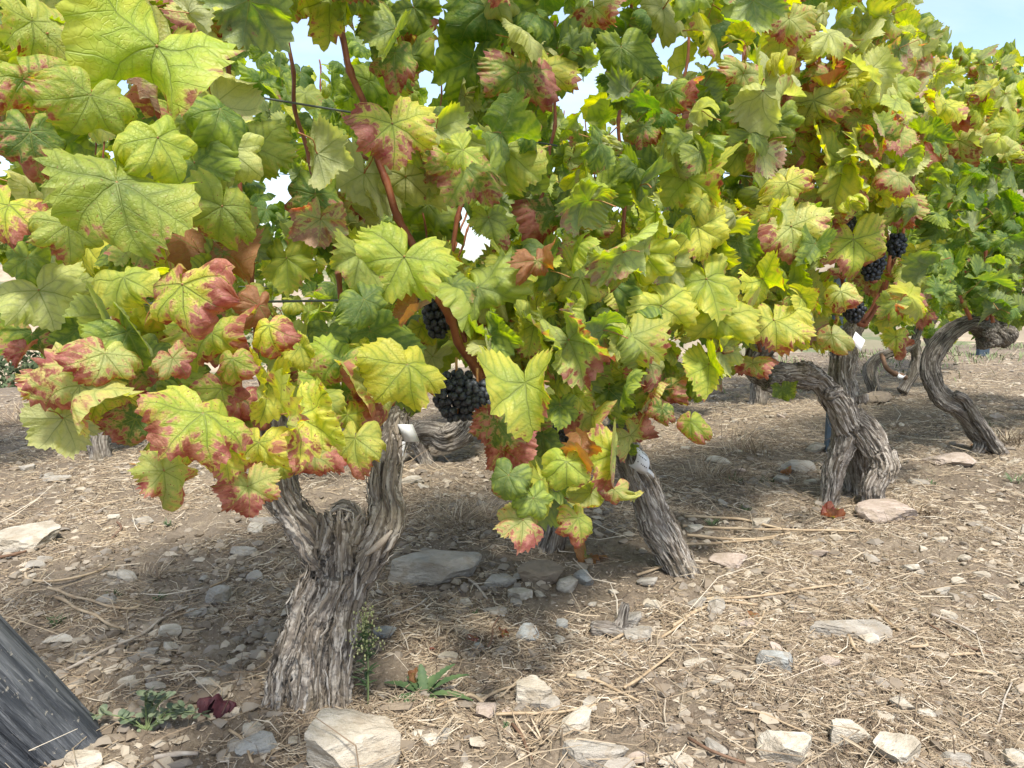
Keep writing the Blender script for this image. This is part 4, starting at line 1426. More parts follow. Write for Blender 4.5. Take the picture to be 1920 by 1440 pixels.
# the row behind: greener, shade at the right put in as darker leaf colours
for bi, rec in enumerate((b0, b1, b2, b3, b35, b4)):
    A = np.array(rec['A'][:2]); base = rec['o'].location[2]
    n_obj = 0
    pile = Pile()
    tries = 0
    total = 0
    while total < (480, 780, 480, 480, 480, 480)[bi] + (280 if bi == 0 else 0) and tries < 12000:
        tries += 1
        t = random.uniform(-.8, .8); h = random.uniform(.42, 2.0); o = random.uniform(-.32, .34)
        p = np.array([*(A + ROW_D * t + ROW_N * o), base + h])
        px, py, z = proj(p)
        size = random.triangular(.07, .15, .105)
        w = size * FPX / z
        if not allowed(px, py, w, GAPS_FAR, False): continue
        if py + .5 * w > np.interp(px, [-300, 200, 300, 700, 900, 1300, 1500, 1730, 1740, 2300], [640, 700, 640, 640, 700, 640, 640, 640, 645, 655]): continue
        total += 1
        n = (np.array([*ROW_N, 0]) if random.random() < .7 else -np.array([*ROW_N, 0])) * .7 + np.array([0, 0, .6]) + rng.normal(size=3) * .35
        tip = np.array([0, 0, -1.0]) + rng.normal(size=3) * .35
        code = random.choice('ggggyYd') if bi < 3 else random.choice('ggdgdgy')
        if o > -.05 and n_obj < 290 and -60 < px < 1980 and -40 < py:
            put_leaf(rec['o'], p, n, tip, size, code, random.choice(random.choice((LEAF_FLAT, LEAF_WAVY, LEAF_FOLD))))
            n_obj += 1
        else:
            v, flat, edge, tri, quad = random.choice(LOW)
            w3 = (orient(n, tip) @ (v * size).T).T + p
            pile.add(w3, tri, quad, flat=flat, edge=edge, tint=np.tile(np.array(tint(code), float), (len(v), 1)), rnd=np.full(len(v), random.random()))
    if pile.n:
        tag(pile.build('inner_foliage', M['leaf_joined'], rec['o']), kind='stuff')

# ------------------------------------------------------------------ trellis: wires, posts, stakes, tags
def wire(A, h0, h1, t0, t1, o, label, r=.0016):
    pts = []
    for k in range(9):
        f = k / 8
        q = A + ROW_D * (t0 + (t1 - t0) * f) + ROW_N * o
        pts.append(np.array([q[0], q[1], h0 + (h1 - h0) * f - .012 * math.sin(f * math.pi)]))
    c = cane(None, pts, r, r, 'trellis_wire', 'wire', nodes=False)
    tag(c, label, 'wire', 'trellis wires')


def fit_wire(p_a, p_b, off, label, r=.0016, ext=(1.0, 1.6)):
    """a straight wire through two points seen in the photograph, at the given offset from the row plane, prolonged along the row"""
    a = P(p_a[0], p_a[1], row_z(p_a[0]) - off); b = P(p_b[0], p_b[1], row_z(p_b[0]) - off)
    d = (b - a)
    pts = [a + d * f for f in np.linspace(-ext[0], ext[1], 12)]
    c = cane(None, pts, r, r, 'trellis_wire', 'wire', nodes=False)
    tag(c, label, 'wire', 'trellis wires')


fit_wire((0, 575), (650, 563), .16, 'lower trellis wire of the near row, crossing at the height of the lowest big leaves', .0022, (.35, 9.0))
fit_wire((470, 180), (1160, 292), .12, 'upper trellis wire of the near row, sloping down behind the yellow leaves', .0020, (1.0, 3.5))
wire(ROW_B, .82, .84, -2.5, 6.0, 0, 'lower trellis wire of the row behind')
wire(ROW_B, 1.25, 1.3, -2.5, 6.0, 0, 'upper trellis wire of the row behind')

# leaning end post of the row, its foot in the soil at the lower left
pb = G(84, 1392)
ptop = P(-250, 1062, gdepth(84, 1392) - .20)
ax = Vector(ptop - pb); L = ax.length
zs = np.concatenate([[-.12, -.06], np.linspace(0, L * 1.3, 60)])
aa = np.linspace(0, 2 * math.pi, 160, endpoint=False)
vv = []
for zz in zs:
    rr = 0.083 * (1 + 0.03 * np.sin(aa * 3 + zz * 2) + 0.02 * np.sin(aa * 7 + 1 + zz))
    vv.append(np.stack([np.cos(aa) * rr, np.sin(aa) * rr, np.full(160, zz)], 1))
vv = np.concatenate(vv)
# long drying cracks and the blunt, worn foot
ang = np.arctan2(vv[:, 1], vv[:, 0])
crk = noise3(np.stack([np.cos(ang) * 4, np.sin(ang) * 4, vv[:, 2] * 1.2], 1))
vv[:, :2] *= (1 - .10 * np.exp(-(crk / .035) ** 2) + .012 * noise3(np.stack([np.cos(ang) * 9, np.sin(ang) * 9, vv[:, 2] * 6], 1)))[:, None]
nn = len(zs)
ii = np.arange(nn - 1)[:, None] * 160; jj = np.arange(160)[None, :]
qq = np.stack([ii + jj, ii + (jj + 1) % 160, ii + 160 + (jj + 1) % 160, ii + 160 + jj], -1).reshape(-1, 4)
cb = len(vv); vv = np.concatenate([vv, [[0, 0, zs[0]], [0, 0, zs[-1]]]])
jx = np.arange(160)
tt = np.concatenate([np.stack([np.full(160, cb), (jx + 1) % 160, jx], -1), np.stack([np.full(160, cb + 1), (nn - 1) * 160 + jx, (nn - 1) * 160 + (jx + 1) % 160], -1)])
po = link('leaning_post', mesh_np('leaning_post', vv, [qq, tt], [M['post']]))
po.location = pb; po.rotation_euler = ax.to_track_quat('Z', 'Y').to_euler()
tag(po, 'thick dark grey wooden end post leaning out of the soil in the corner', 'post')


def stake(px, py, ptopy, z, w, label):
    b = P(px, py, z); b[2] = ghf(b[0], b[1])
    top = P(px, ptopy, z)
    bm = bmesh.new()
    prof = [(-w, -w * .6), (w, -w * .6), (w, -w * .25), (-w * .5, -w * .25), (-w * .5, w * .6), (-w, w * .6)]   # an L-section
    v0 = [bm.verts.new((x, y, -.05)) for x, y in prof]; v1_ = [bm.verts.new((x, y, top[2] - b[2])) for x, y in prof]
    bm.faces.new(v0[::-1]); bm.faces.new(v1_)
    for i in range(6): bm.faces.new((v0[i], v0[(i + 1) % 6], v1_[(i + 1) % 6], v1_[i]))
    me = bpy.data.meshes.new('stake'); bm.to_mesh(me); bm.free(); me.materials.append(M['stake'])
    s = link('trellis_stake', me); s.location = b
    tag(s, label, 'stake', 'trellis stakes')


stake(1556, 830, 300, gdepth(1556, 850) , .022, 'dark blue trellis stake right behind the hollow trunk')
stake(1842, 664, 600, gdepth(1842, 666), .055, 'dark blue trellis stake behind the gnarled knob')


def ribbon_tag(label, path, wdir, width, loc=None, bars=False):
    """a curled strip of plastic: a path swept sideways by wdir*width, with 1 mm thickness"""
    p, _ = resample(path, np.ones(len(path)), .004)
    w = np.asarray(wdir, float); w /= np.linalg.norm(w)
    T = np.gradient(p, axis=0); T /= np.linalg.norm(T, axis=1)[:, None]
    nrm = np.cross(T, w); nrm /= np.linalg.norm(nrm, axis=1)[:, None]
    a, b = p - w * width / 2, p + w * width / 2
    th = .0006
    vs = np.stack([a - nrm * th, b - nrm * th, b + nrm * th, a + nrm * th], 1).reshape(-1, 3)
    n = len(p)
    i = np.arange(n - 1)[:, None] * 4; j = np.arange(4)[None, :]
    q = np.stack([i + j, i + (j + 1) % 4, i + 4 + (j + 1) % 4, i + 4 + j], -1).reshape(-1, 4)
    q = np.concatenate([q, [[3, 2, 1, 0]], [[(n - 1) * 4 + k for k in range(4)]]])
    c = p.mean(0)
    o = link('plant_tag', mesh_np('plant_tag', vs - c, q, [M['tag']])); o.location = c
    tag(o, label, 'tag', 'white plastic vine tags')
    if bars:                       # rows of small print
        bm = bmesh.new()
        m = n // 2
        for r_ in range(5):
            for k in range(6):
                if random.random() < .2: continue
                idx = min(n - 2, max(1, int(n * (.28 + .1 * r_))))
                q0 = p[idx] + w * (k - 2.5) * width * .13 - c + nrm[idx] * .0011
                q1 = -q0
                ex = w * width * random.uniform(.03, .055); ey = T[idx] * .0018
                for sgn in (1, -1):
                    qq_ = p[idx] + w * (k - 2.5) * width * .13 - c + sgn * nrm[idx] * .0011
                    bm.faces.new([bm.verts.new(qq_ + ex * a_ + ey * b_) for a_, b_ in ((-1, -1), (1, -1), (1, 1), (-1, 1))])
        me = bpy.data.meshes.new('print'); bm.to_mesh(me); bm.free(); me.materials.append(M['print'])
        pr = bpy.data.objects.new('print', me); COL.objects.link(pr); pr.parent = o
    return o


zt = z1 + .02
ribbon_tag('white plastic tag curling off the right arm of the nearest trunk',
           [P(748, 812, zt + .03), P(750, 812, zt - .012), P(764, 812, zt - .026), P(778, 812, zt - .012), P(780, 812, zt + .012)], CU * .85 - CR * .30 - CF * .35, .042)
ribbon_tag('narrow white strap hanging below the curled white tag on the nearest trunk', [P(756, 828, zt - .012), P(753, 842, zt - .010), P(750, 858, zt - .008)], CR * .95 + CU * .1, .012)
zt = z2 - .05
ribbon_tag('white printed tag wrapped round the top of the leaning trunk',
           [P(1180, 842, zt + .03), P(1190, 836, zt), P(1202, 846, zt - .03), P(1206, 862, zt - .04), P(1200, 878, zt - .03), P(1190, 880, zt)], CR * .75 - CU * .55 + CF * .1, .045, bars=True)
ribbon_tag('white plastic strip lying under the printed tag on the leaning trunk',
           [P(1190, 880, zt + .01), P(1206, 878, zt - .02), P(1218, 884, zt - .03), P(1226, 892, zt)], CU * .8 + CF * .6, .014)
zt = z3 - .1
ribbon_tag('small white tag sticking out beside the hollow trunk under a pale leaf',
           [P(1600, 632, zt - .3), P(1609, 640, zt - .3), P(1618, 648, zt - .3)], CU * .9 + CR * .45 + CF * .2, .040)
zt = zb3 - .13
ribbon_tag('white band round a thin drooping spur of the small vine behind',
           [P(1684, 700, zt + .02), P(1684, 704, zt - .03), P(1692, 708, zt - .035), P(1697, 706, zt + .02)], CR * .5 + CU * .8, .03)
# the metal wire clip between two leaves
clip_p = [P(982, 540, 1.62), P(983, 560, 1.615), P(981, 600, 1.62), P(978, 640, 1.62)]
o = cane(None, clip_p, .0035, .0030, 'wire_clip', 'twig_grey', nodes=True)
tag(o, 'short grey upright stick tied to the lower wire between yellow leaves', 'stick')

random.seed(44); rng = np.random.default_rng(44)
# ------------------------------------------------------------------ stones
def rock_mesh(seed, sub, flat, planes=11, name='stone'):
    r = np.random.default_rng(seed)
    bm = bmesh.new(); bmesh.ops.create_icosphere(bm, subdivisions=sub, radius=1.0)
    v = np.array([x.co[:] for x in bm.verts])
    f = np.array([[x.index for x in p.verts] for p in bm.faces])
    bm.free()
    v *= 1.25
    for k in range(planes):
        n = r.normal(size=3) * np.array([1, 1, .55]); n /= np.linalg.norm(n)
        d = r.uniform(.55, .92)
        ov = np.clip(v @ n - d, 0, None)
        v = v - ov[:, None] * n[None, :]
    top = r.normal(size=3) * .16 + np.array([0, 0, 1.0]); top /= np.linalg.norm(top)
    ov = np.clip(v @ top - r.uniform(.5, .68), 0, None); v = v - ov[:, None] * top
    if sub >= 3:
        v = v + v / np.linalg.norm(v, axis=1)[:, None] * (0.11 * fbm(v * 2.6 + seed, 4, .6) + .035 * fbm(v * 10 + seed, 3, .6))[:, None]
    elif sub == 2:
        v = v + v * (0.06 * noise3(v * 2.3 + seed))[:, None]
    v = v / np.abs(v[:, :2]).max(0).mean()
    v[:, 2] *= flat
    return v, f


ROCKS = {}


def rock(px, py, w, h, mat, label=None, cat='stone', group=None, seed=None, rot=None, tilt=(0, 0), sub=4):
    """px, py: middle of the foot of the stone; w, h: size in photograph pixels"""
    seed = seed if seed is not None else int(px * 7 + py * 13)
    p = G(px, py); z = float((p - CC) @ CF)
    sx = w * z / FPX / 2
    down = math.atan2(py - 521, FPX)
    H = max(h * z / FPX, .004)
    # visible height = true height * cos + depth * sin
    dep = min(max((H * .62) / max(math.sin(down + .05), .12), sx * .5), sx * 1.6) / 2
    hz = max(H * .5, sx * .28)
    v, f = rock_mesh(seed, sub, 1.0, planes=10)
    a = rot if rot is not None else random.uniform(-.35, .35)
    c, s = math.cos(a), math.sin(a)
    v = v @ np.array([[c, -s, 0], [s, c, 0], [0, 0, 1]]).T
    v = v / np.abs(v).max(0)
    v = v * np.array([sx, dep, hz * .95])
    ta, tb = tilt
    v = v @ np.array([[1, 0, 0], [0, math.cos(ta), -math.sin(ta)], [0, math.sin(ta), math.cos(ta)]]).T
    v = v @ np.array([[math.cos(tb), 0, math.sin(tb)], [0, 1, 0], [-math.sin(tb), 0, math.cos(tb)]]).T
    o = link('stone', mesh_np('stone', v, f, [M['stone_' + mat]], smooth=False))
    y = p[1] + dep * .8
    o.location = (p[0] * (y / p[1]), y, ghf(p[0], y) + hz * .42)
    tag(o, label, cat, group)
    return o


KEY_ROCKS = [
    (68, 1035, 140, 68, 'cream', 'wide flat tan slab at the left edge, level with the red leaf tips'),
    (812, 1104, 188, 86, 'grey', 'large flat grey slab lying just right of the forked trunk'),
    (1668, 985, 135, 52, 'pink', 'broad tan slab resting against the foot of the hollow trunk'),
    (1592, 1202, 168, 52, 'grey', 'long grey wedge of rock half buried in the straw'),
    (1462, 1262, 92, 50, 'blue', 'blue-grey stone with a pale top in the straw on the right'),
    (1478, 1446, 118, 88, 'cream', 'large cream boulder at the lower edge, left of the rounded one'),
    (1592, 1408, 82, 72, 'cream', 'rounded cream stone between two angular cream boulders'),
    (1682, 1446, 98, 80, 'cream', 'angular cream boulder right of the rounded cream stone'),
    (1795, 1448, 80, 48, 'grey', 'greyish stone at the lower edge, rightmost of the row of boulders'),
    (680, 1462, 205, 140, 'cream', 'biggest cream boulder, at the lower edge below the forked trunk'),
    (995, 1335, 98, 88, 'cream', 'pale upright stone in the middle foreground with straw on it'),
    (1022, 1340, 58, 52, 'grey', 'grey lump leaning on the pale upright stone'),
    (1112, 1440, 135, 62, 'grey', 'flat grey slab at the lower edge beside the pale straw clump'),
    (986, 1204, 52, 42, 'blue', 'small grey stone by itself in the middle of the bare soil'),
    (1198, 1208, 74, 44, 'grey', 'grey stone beside the weathered wood chunk'),
    (1370, 1066, 84, 34, 'pink', 'pinkish flat stone right of the leaning trunk'),
    (1352, 1194, 50, 26, 'cream', 'flat cream stone left of the long grey wedge'),
    (1092, 1100, 44, 48, 'blue', 'dark slate piece standing on edge near the leaning trunk'),
    (1012, 1098, 96, 52, 'brown', 'earthy brown lump between the slab and the slate piece'),
    (938, 1104, 62, 36, 'grey', 'grey flat chip beside the large slab'),
    (972, 1128, 54, 30, 'cream', 'tan block in front of the earthy lump'),
    (266, 990, 50, 32, 'grey', 'pale grey stone under the hanging red leaf at left'),
    (450, 1043, 64, 22, 'grey', 'thin grey plate left of the forked trunk'),
    (412, 1136, 52, 42, 'grey', 'angular grey stone uppermost of the stones along the stick'),
    (366, 1163, 52, 30, 'grey', 'pale flat stone touching the long stick'),
    (324, 1200, 44, 42, 'cream', 'upright tan stone below the long stick'),
    (279, 1236, 36, 34, 'grey', 'small grey stone nearest the end of the long stick'),
    (112, 1210, 58, 24, 'cream', 'flat tan stone beside the upper edge of the leaning post'),
    (204, 1140, 46, 36, 'grey', 'rounded pale stone among straw at left'),
    (64, 1068, 50, 20, 'grey', 'thin plate in front of the wide tan slab'),
    (292, 1300, 46, 26, 'grey', 'flat stone above the leafy weed'),
    (158, 1446, 80, 46, 'cream', 'tan stone against the foot of the leaning post'),
    (596, 1318, 46, 32, 'cream', 'tan stone at the foot of the forked trunk'),
    (478, 1420, 90, 56, 'blue', 'curved grey slaty stone below the fallen purple leaf'),
    (722, 1196, 46, 24, 'blue', 'bluish chip behind the tall weed'),
    (842, 1246, 42, 32, 'cream', 'cream pebble behind the rosette weed'),
    (895, 1222, 30, 22, 'blue', 'bluish pebble right of the forked trunk'),
    (1050, 1182, 30, 32, 'blue', 'upright bluish pebble between stones'),
    (1086, 1282, 42, 38, 'cream', 'tan pebble right of the pale upright stone'),
    (782, 1388, 34, 28, 'cream', 'first of two tan pebbles right of the biggest boulder'),
    (810, 1402, 46, 32, 'cream', 'second of two tan pebbles right of the biggest boulder'),
    (750, 1342, 84, 30, 'brown', 'flat earthy plate below the rosette weed'),
    (1532, 850, 44, 32, 'cream', 'cream stone left of the hollow trunk'),
    (1500, 888, 84, 30, 'grey', 'long slate sliver slanting left of the hollow trunk'),
    (1352, 872, 54, 22, 'cream', 'flat pale stone under the lone hanging leaf'),
    (1780, 876, 96, 36, 'pink', 'broad tan stone left of the foot of the snaking trunk'),
    (1724, 910, 40, 20, 'grey', 'grey pebble right of the hollow trunk'),
    (1310, 1252, 64, 22, 'cream', 'thin cream plate right of the middle foreground'),
    (1345, 1285, 60, 24, 'cream', 'low cream plate left of the blue-grey stone'),
    (1552, 1252, 42, 28, 'pink', 'pinkish flat chip below the long grey wedge'),
    (1775, 1166, 32, 32, 'cream', 'small upright cream stone right of the long grey wedge'),
    (1660, 1356, 46, 26, 'cream', 'cream chip above the rounded cream stone'),
    (1737, 1350, 36, 26, 'cream', 'round pale pebble alone on the right'),
    (1860, 1272, 50, 20, 'cream', 'flat cream stone at the right side'),
    (1837, 1084, 36, 16, 'cream', 'thin pale chip on the bare path at right'),
    (1800, 1098, 40, 18, 'cream', 'pale square chip on the bare path'),
    (1272, 1446, 80, 36, 'cream', 'cream stone cut by the lower edge, left of the large cream boulder'),
    (1640, 758, 66, 34, 'brown', 'brown rock under the small vine behind'),
    (490, 985, 84, 18, 'grey', 'low grey slab behind the left arm of the forked trunk'),
    (100, 905, 66, 18, 'grey', 'flat grey stone farther back at left'),
    (752, 868, 60, 26, 'grey', 'grey slab behind the white curled tag'),
    (772, 912, 52, 26, 'cream', 'pale stone in the gap right of the forked trunk'),
    (1425, 990, 44, 26, 'cream', 'pale stone lying in front of the slate sliver'),
    (1482, 1296, 26, 28, 'brown', 'small brown pebble below the blue-grey stone'),
    (1300, 1000, 40, 20, 'cream', 'pale chip behind the leaning trunk'),
    (1215, 1098, 46, 22, 'grey', 'grey chip at the foot of the leaning trunk'),
    (930, 1160, 50, 26, 'grey', 'grey pebble in front of the grey chip'),
    (872, 1140, 30, 26, 'cream', 'tan pebble below the large flat slab'),
    (1230, 1145, 46, 24, 'cream', 'cream chip above the weathered wood chunk'),
    (735, 935, 70, 20, 'grey', 'low flat stone seen past the right arm of the forked trunk'),
]
for kr in KEY_ROCKS:
    rock(kr[0], kr[1], kr[2], kr[3], kr[4], kr[5], sub=4 if kr[2] > 60 else 3)

SHAPES = []
for s in range(16):
    v, f = rock_mesh(500 + s, 2, random.uniform(.35, .6), 9)
    SHAPES.append({m: mesh_np('small_stone', v, f, [M['stone_' + m]], smooth=False) for m in ('cream', 'grey', 'pink')})


def ground_px_random(ymin=700, ymax=1470):
    # uniform over the ground, thinned with distance
    while True:
        y = random.uniform(1.15, 7.5); x = random.uniform(-.85, .85) * y
        d = (x - E0[0]) * EN[0] + (y - E0[1]) * EN[1]
        if d > -.1: continue
        if random.random() < min(1, (2.2 / y) ** 1.3): return x, y


KEEP = [G(*q_) for q_ in ((795, 1305), (820, 1290), (690, 1322), (275, 1372), (330, 1372), (225, 1372), (412, 1330), (675, 1440), (812, 1080), (1478, 1430), (1682, 1430), (1592, 1400))]
TRUNKS = [np.array(v['A'][:2]) for v in VINES]
n = 0
while n < 215:
    x, y = ground_px_random()
    if min(np.hypot(x - a[0], y - a[1]) for a in TRUNKS) < .09: continue
    if min(np.hypot(x - a[0], y - a[1]) for a in KEEP) < .085: continue
    m = random.choices(('cream', 'grey', 'pink'), (5, 4, 1))[0]
    o = bpy.data.objects.new('small_stone', random.choice(SHAPES)[m]); COL.objects.link(o)
    s = random.triangular(.009, .040, .013) * (1 + .08 * y)
    o.scale = (s, s * random.uniform(.6, 1), s * random.uniform(.8, 1.2))
    o.rotation_euler = (random.gauss(0, .2), random.gauss(0, .2), random.uniform(0, 6.28))
    o.location = (x, y, ghf(x, y) + s * .25)
    nm = {'cream': 'cream', 'grey': 'grey', 'pink': 'pinkish'}[m]
    tag(o, 'small loose %s stone lying on the dry soil among straw' % nm, 'stone', 'small %s stones strewn on the soil' % nm)
    n += 1

# ------------------------------------------------------------------ gravel, clods and straw (nobody could count these)
ico = bmesh.new(); bmesh.ops.create_icosphere(ico, subdivisions=1, radius=1.0)
IV = np.array([v.co[:] for v in ico.verts]); IF = np.array([[v.index for v in f.verts] for f in ico.faces]); ico.free()
IV0, IF0 = IV, IF
ic = bmesh.new(); bmesh.ops.create_icosphere(ic, subdivisions=1, radius=1.0)
ic.free()
# a plain 12-vertex icosahedron for the smallest grains
g_ = (1 + 5 ** .5) / 2
IV1 = np.array([(-1, g_, 0), (1, g_, 0), (-1, -g_, 0), (1, -g_, 0), (0, -1, g_), (0, 1, g_), (0, -1, -g_), (0, 1, -g_), (g_, 0, -1), (g_, 0, 1), (-g_, 0, -1), (-g_, 0, 1)]) / 1.9
IF1 = np.array([(0, 11, 5), (0, 5, 1), (0, 1, 7), (0, 7, 10), (0, 10, 11), (1, 5, 9), (5, 11, 4), (11, 10, 2), (10, 7, 6), (7, 1, 8), (3, 9, 4), (3, 4, 2), (3, 2, 6), (3, 6, 8), (3, 8, 9), (4, 9, 5), (2, 4, 11), (6, 2, 10), (8, 6, 7), (9, 8, 1)])


def scatter_xy(n, pw=1.5, y0=1.12, y1=8.5):
    out = []
    tot = 0
    while tot < n:
        y = rng.uniform(y0, y1, n * 3); x = rng.uniform(-.78, .78, n * 3) * y
        keep = rng.random(n * 3) < np.minimum(1, (1.9 / y) ** pw)
        d = (x - E0[0]) * EN[0] + (y - E0[1]) * EN[1]
        keep &= d < -.05
        out.append(np.stack([x[keep], y[keep]], 1)); tot += keep.sum()
    return np.concatenate(out)[:n]


def gravel(n, smin, smax, name, pw=1.4):
    xy = scatter_xy(n, pw)
    cl = fbm(np.stack([xy[:, 0] * 2.1, xy[:, 1] * 2.1, xy[:, 0] * 0 + 11], 1), 3)
    xy = xy[rng.random(n) < np.clip(.55 + 2.2 * cl, .12, 1)]
    n = len(xy)
    s = smin + (smax - smin) * rng.random(n) ** 4.5
    s = s * (1 + .12 * xy[:, 1])
    z = gheight(xy[:, 0], xy[:, 1])
    z0 = np.zeros(n)
    z = z + .016 * fbm(np.stack([xy[:, 0] * 14, xy[:, 1] * 14, z0], 1), 4, .6)
    v = IV1[None] * (1 + .28 * rng.normal(size=(n, 12, 1)))
    ang = rng.uniform(0, 6.28, n)
    c, sn = np.cos(ang), np.sin(ang)
    sc = np.stack([s, s * rng.uniform(.55, 1, n), s * rng.uniform(.3, .7, n)], 1)
    v = v * sc[:, None, :]
    x = v[:, :, 0] * c[:, None] - v[:, :, 1] * sn[:, None]; y = v[:, :, 0] * sn[:, None] + v[:, :, 1] * c[:, None]
    v = np.stack([x + xy[:, 0:1], y + xy[:, 1:2], v[:, :, 2] + (z + s * .15)[:, None]], -1).reshape(-1, 3)
    f = (IF1[None] + (np.arange(n) * 12)[:, None, None]).reshape(-1, 3)
    me = mesh_np(name, v, f, [M['gravel']], smooth=False)
    attr_f(me, 'rnd', np.repeat(rng.random(n), 12))
    o = link(name, me)
    tag(o, kind='stuff')
    return o


tag(gravel(48000, .0015, .017, 'gravel'), 'loose gravel and crumbs of soil covering the ground', 'gravel')


def straw(n, name, lmin, lmax, wmin, wmax, pw, dens, lift=.006, seed=0):
    xy = scatter_xy(n, pw)
    cl = fbm(np.stack([xy[:, 0] * 1.5, xy[:, 1] * 1.5, xy[:, 0] * 0 + 31 + seed], 1), 3)
    # thick mulch towards the right, sparse around the front trunk
    side = sstep(-.35, .9, xy[:, 0] - .25 * (xy[:, 1] - 1.5)) * .9 + sstep(2.0, 2.9, xy[:, 1]) * .65
    bare = np.exp(-(((xy[:, 0] - 1.30) / .28) ** 2 + ((xy[:, 1] - 1.95) / .42) ** 2)) + np.exp(-(((xy[:, 0] - 1.9) / .5) ** 2 + ((xy[:, 1] - 3.0) / .5) ** 2)) * .8
    cl2 = fbm(np.stack([xy[:, 0] * 4.2, xy[:, 1] * 4.2, xy[:, 0] * 0 + 61 + seed], 1), 2)
    xy = xy[rng.random(n) < np.clip((dens + .66 * side + 1.9 * cl + 1.7 * cl2) * (1 - .8 * np.clip(bare, 0, 1)), .03, 1)]
    n = len(xy)
    k = 3
    L = (lmin + (lmax - lmin) * rng.random(n) ** 2.2)
    W = (wmin + (wmax - wmin) * rng.random(n) ** 2) * (1 + .16 * xy[:, 1])
    a = rng.uniform(0, 6.28, n); bend = rng.normal(0, 1.15, n)
    tt = np.linspace(-.5, .5, k)
    ang = a[:, None] + bend[:, None] * tt[None]
    px = xy[:, 0:1] + np.cos(ang) * L[:, None] * tt[None]; py = xy[:, 1:2] + np.sin(ang) * L[:, None] * tt[None]
    z = gheight(px.ravel(), py.ravel()).reshape(n, k)
    z = z + .012 * fbm(np.stack([px.ravel() * 14, py.ravel() * 14, 0 * px.ravel()], 1), 3, .6).reshape(n, k)
    z = z + lift * (.35 + rng.random((n, 1))) + (rng.random((n, 1)) ** 4 * L[:, None] * .55) * (tt[None] + .5) + .25 * lift * rng.normal(size=(n, k))
    nx, ny = -np.sin(ang), np.cos(ang)
    w = W[:, None] * np.array([.75, 1, .5])[None] / 2
    # triangular section: left, right, ridge
    l = np.stack([px - nx * w, py - ny * w, z], -1); r = np.stack([px + nx * w, py + ny * w, z], -1)
    t = np.stack([px, py, z + w * 1.5], -1)
    v = np.stack([l, r, t], 2).reshape(n, k * 3, 3)
    q = []
    for i in range(k - 1):
        b0, b1_ = i * 3, i * 3 + 3
        q += [(b0 + 1, b1_ + 1, b1_ + 2, b0 + 2), (b0 + 2, b1_ + 2, b1_, b0)]
    q = np.array(q)
    f = (q[None] + (np.arange(n) * k * 3)[:, None, None]).reshape(-1, 4)
    me = mesh_np(name, v.reshape(-1, 3), f, [M['straw']], smooth=False)
    attr_f(me, 'rnd', np.repeat(np.clip(rng.normal(.55, .25, n), 0, 1), k * 3))
    return tag(link(name, me), kind='stuff')


tag(straw(175000, 'straw', .008, .070, .0008, .0027, 1.2, .20), 'short dry straw and stem litter strewn over the soil', 'straw')
tag(straw(3200, 'straw', .07, .26, .0012, .0030, 1.0, .22, .014, 5), 'long loose dry grass stems lying across the soil', 'straw')
tag(straw(36000, 'straw', .004, .022, .0010, .0034, 1.3, .45, .003, 9), 'fine chopped chaff between the stones', 'straw')

# single twigs and stalks lying on the ground --------------------------------
def twig(pts, wpx, mat, label, lift=.008):
    q = []
    for px, py in pts:
        g = G(px, py); g[2] += lift + .004
        q.append(g)
    z = float((q[0] - CC) @ CF)
    r = wpx * z / FPX / 2 * .78
    o = cane(None, q, r, r * .7, 'twig', mat, nodes=True)
    tag(o, label, 'twig', 'twigs and stalks on the ground')


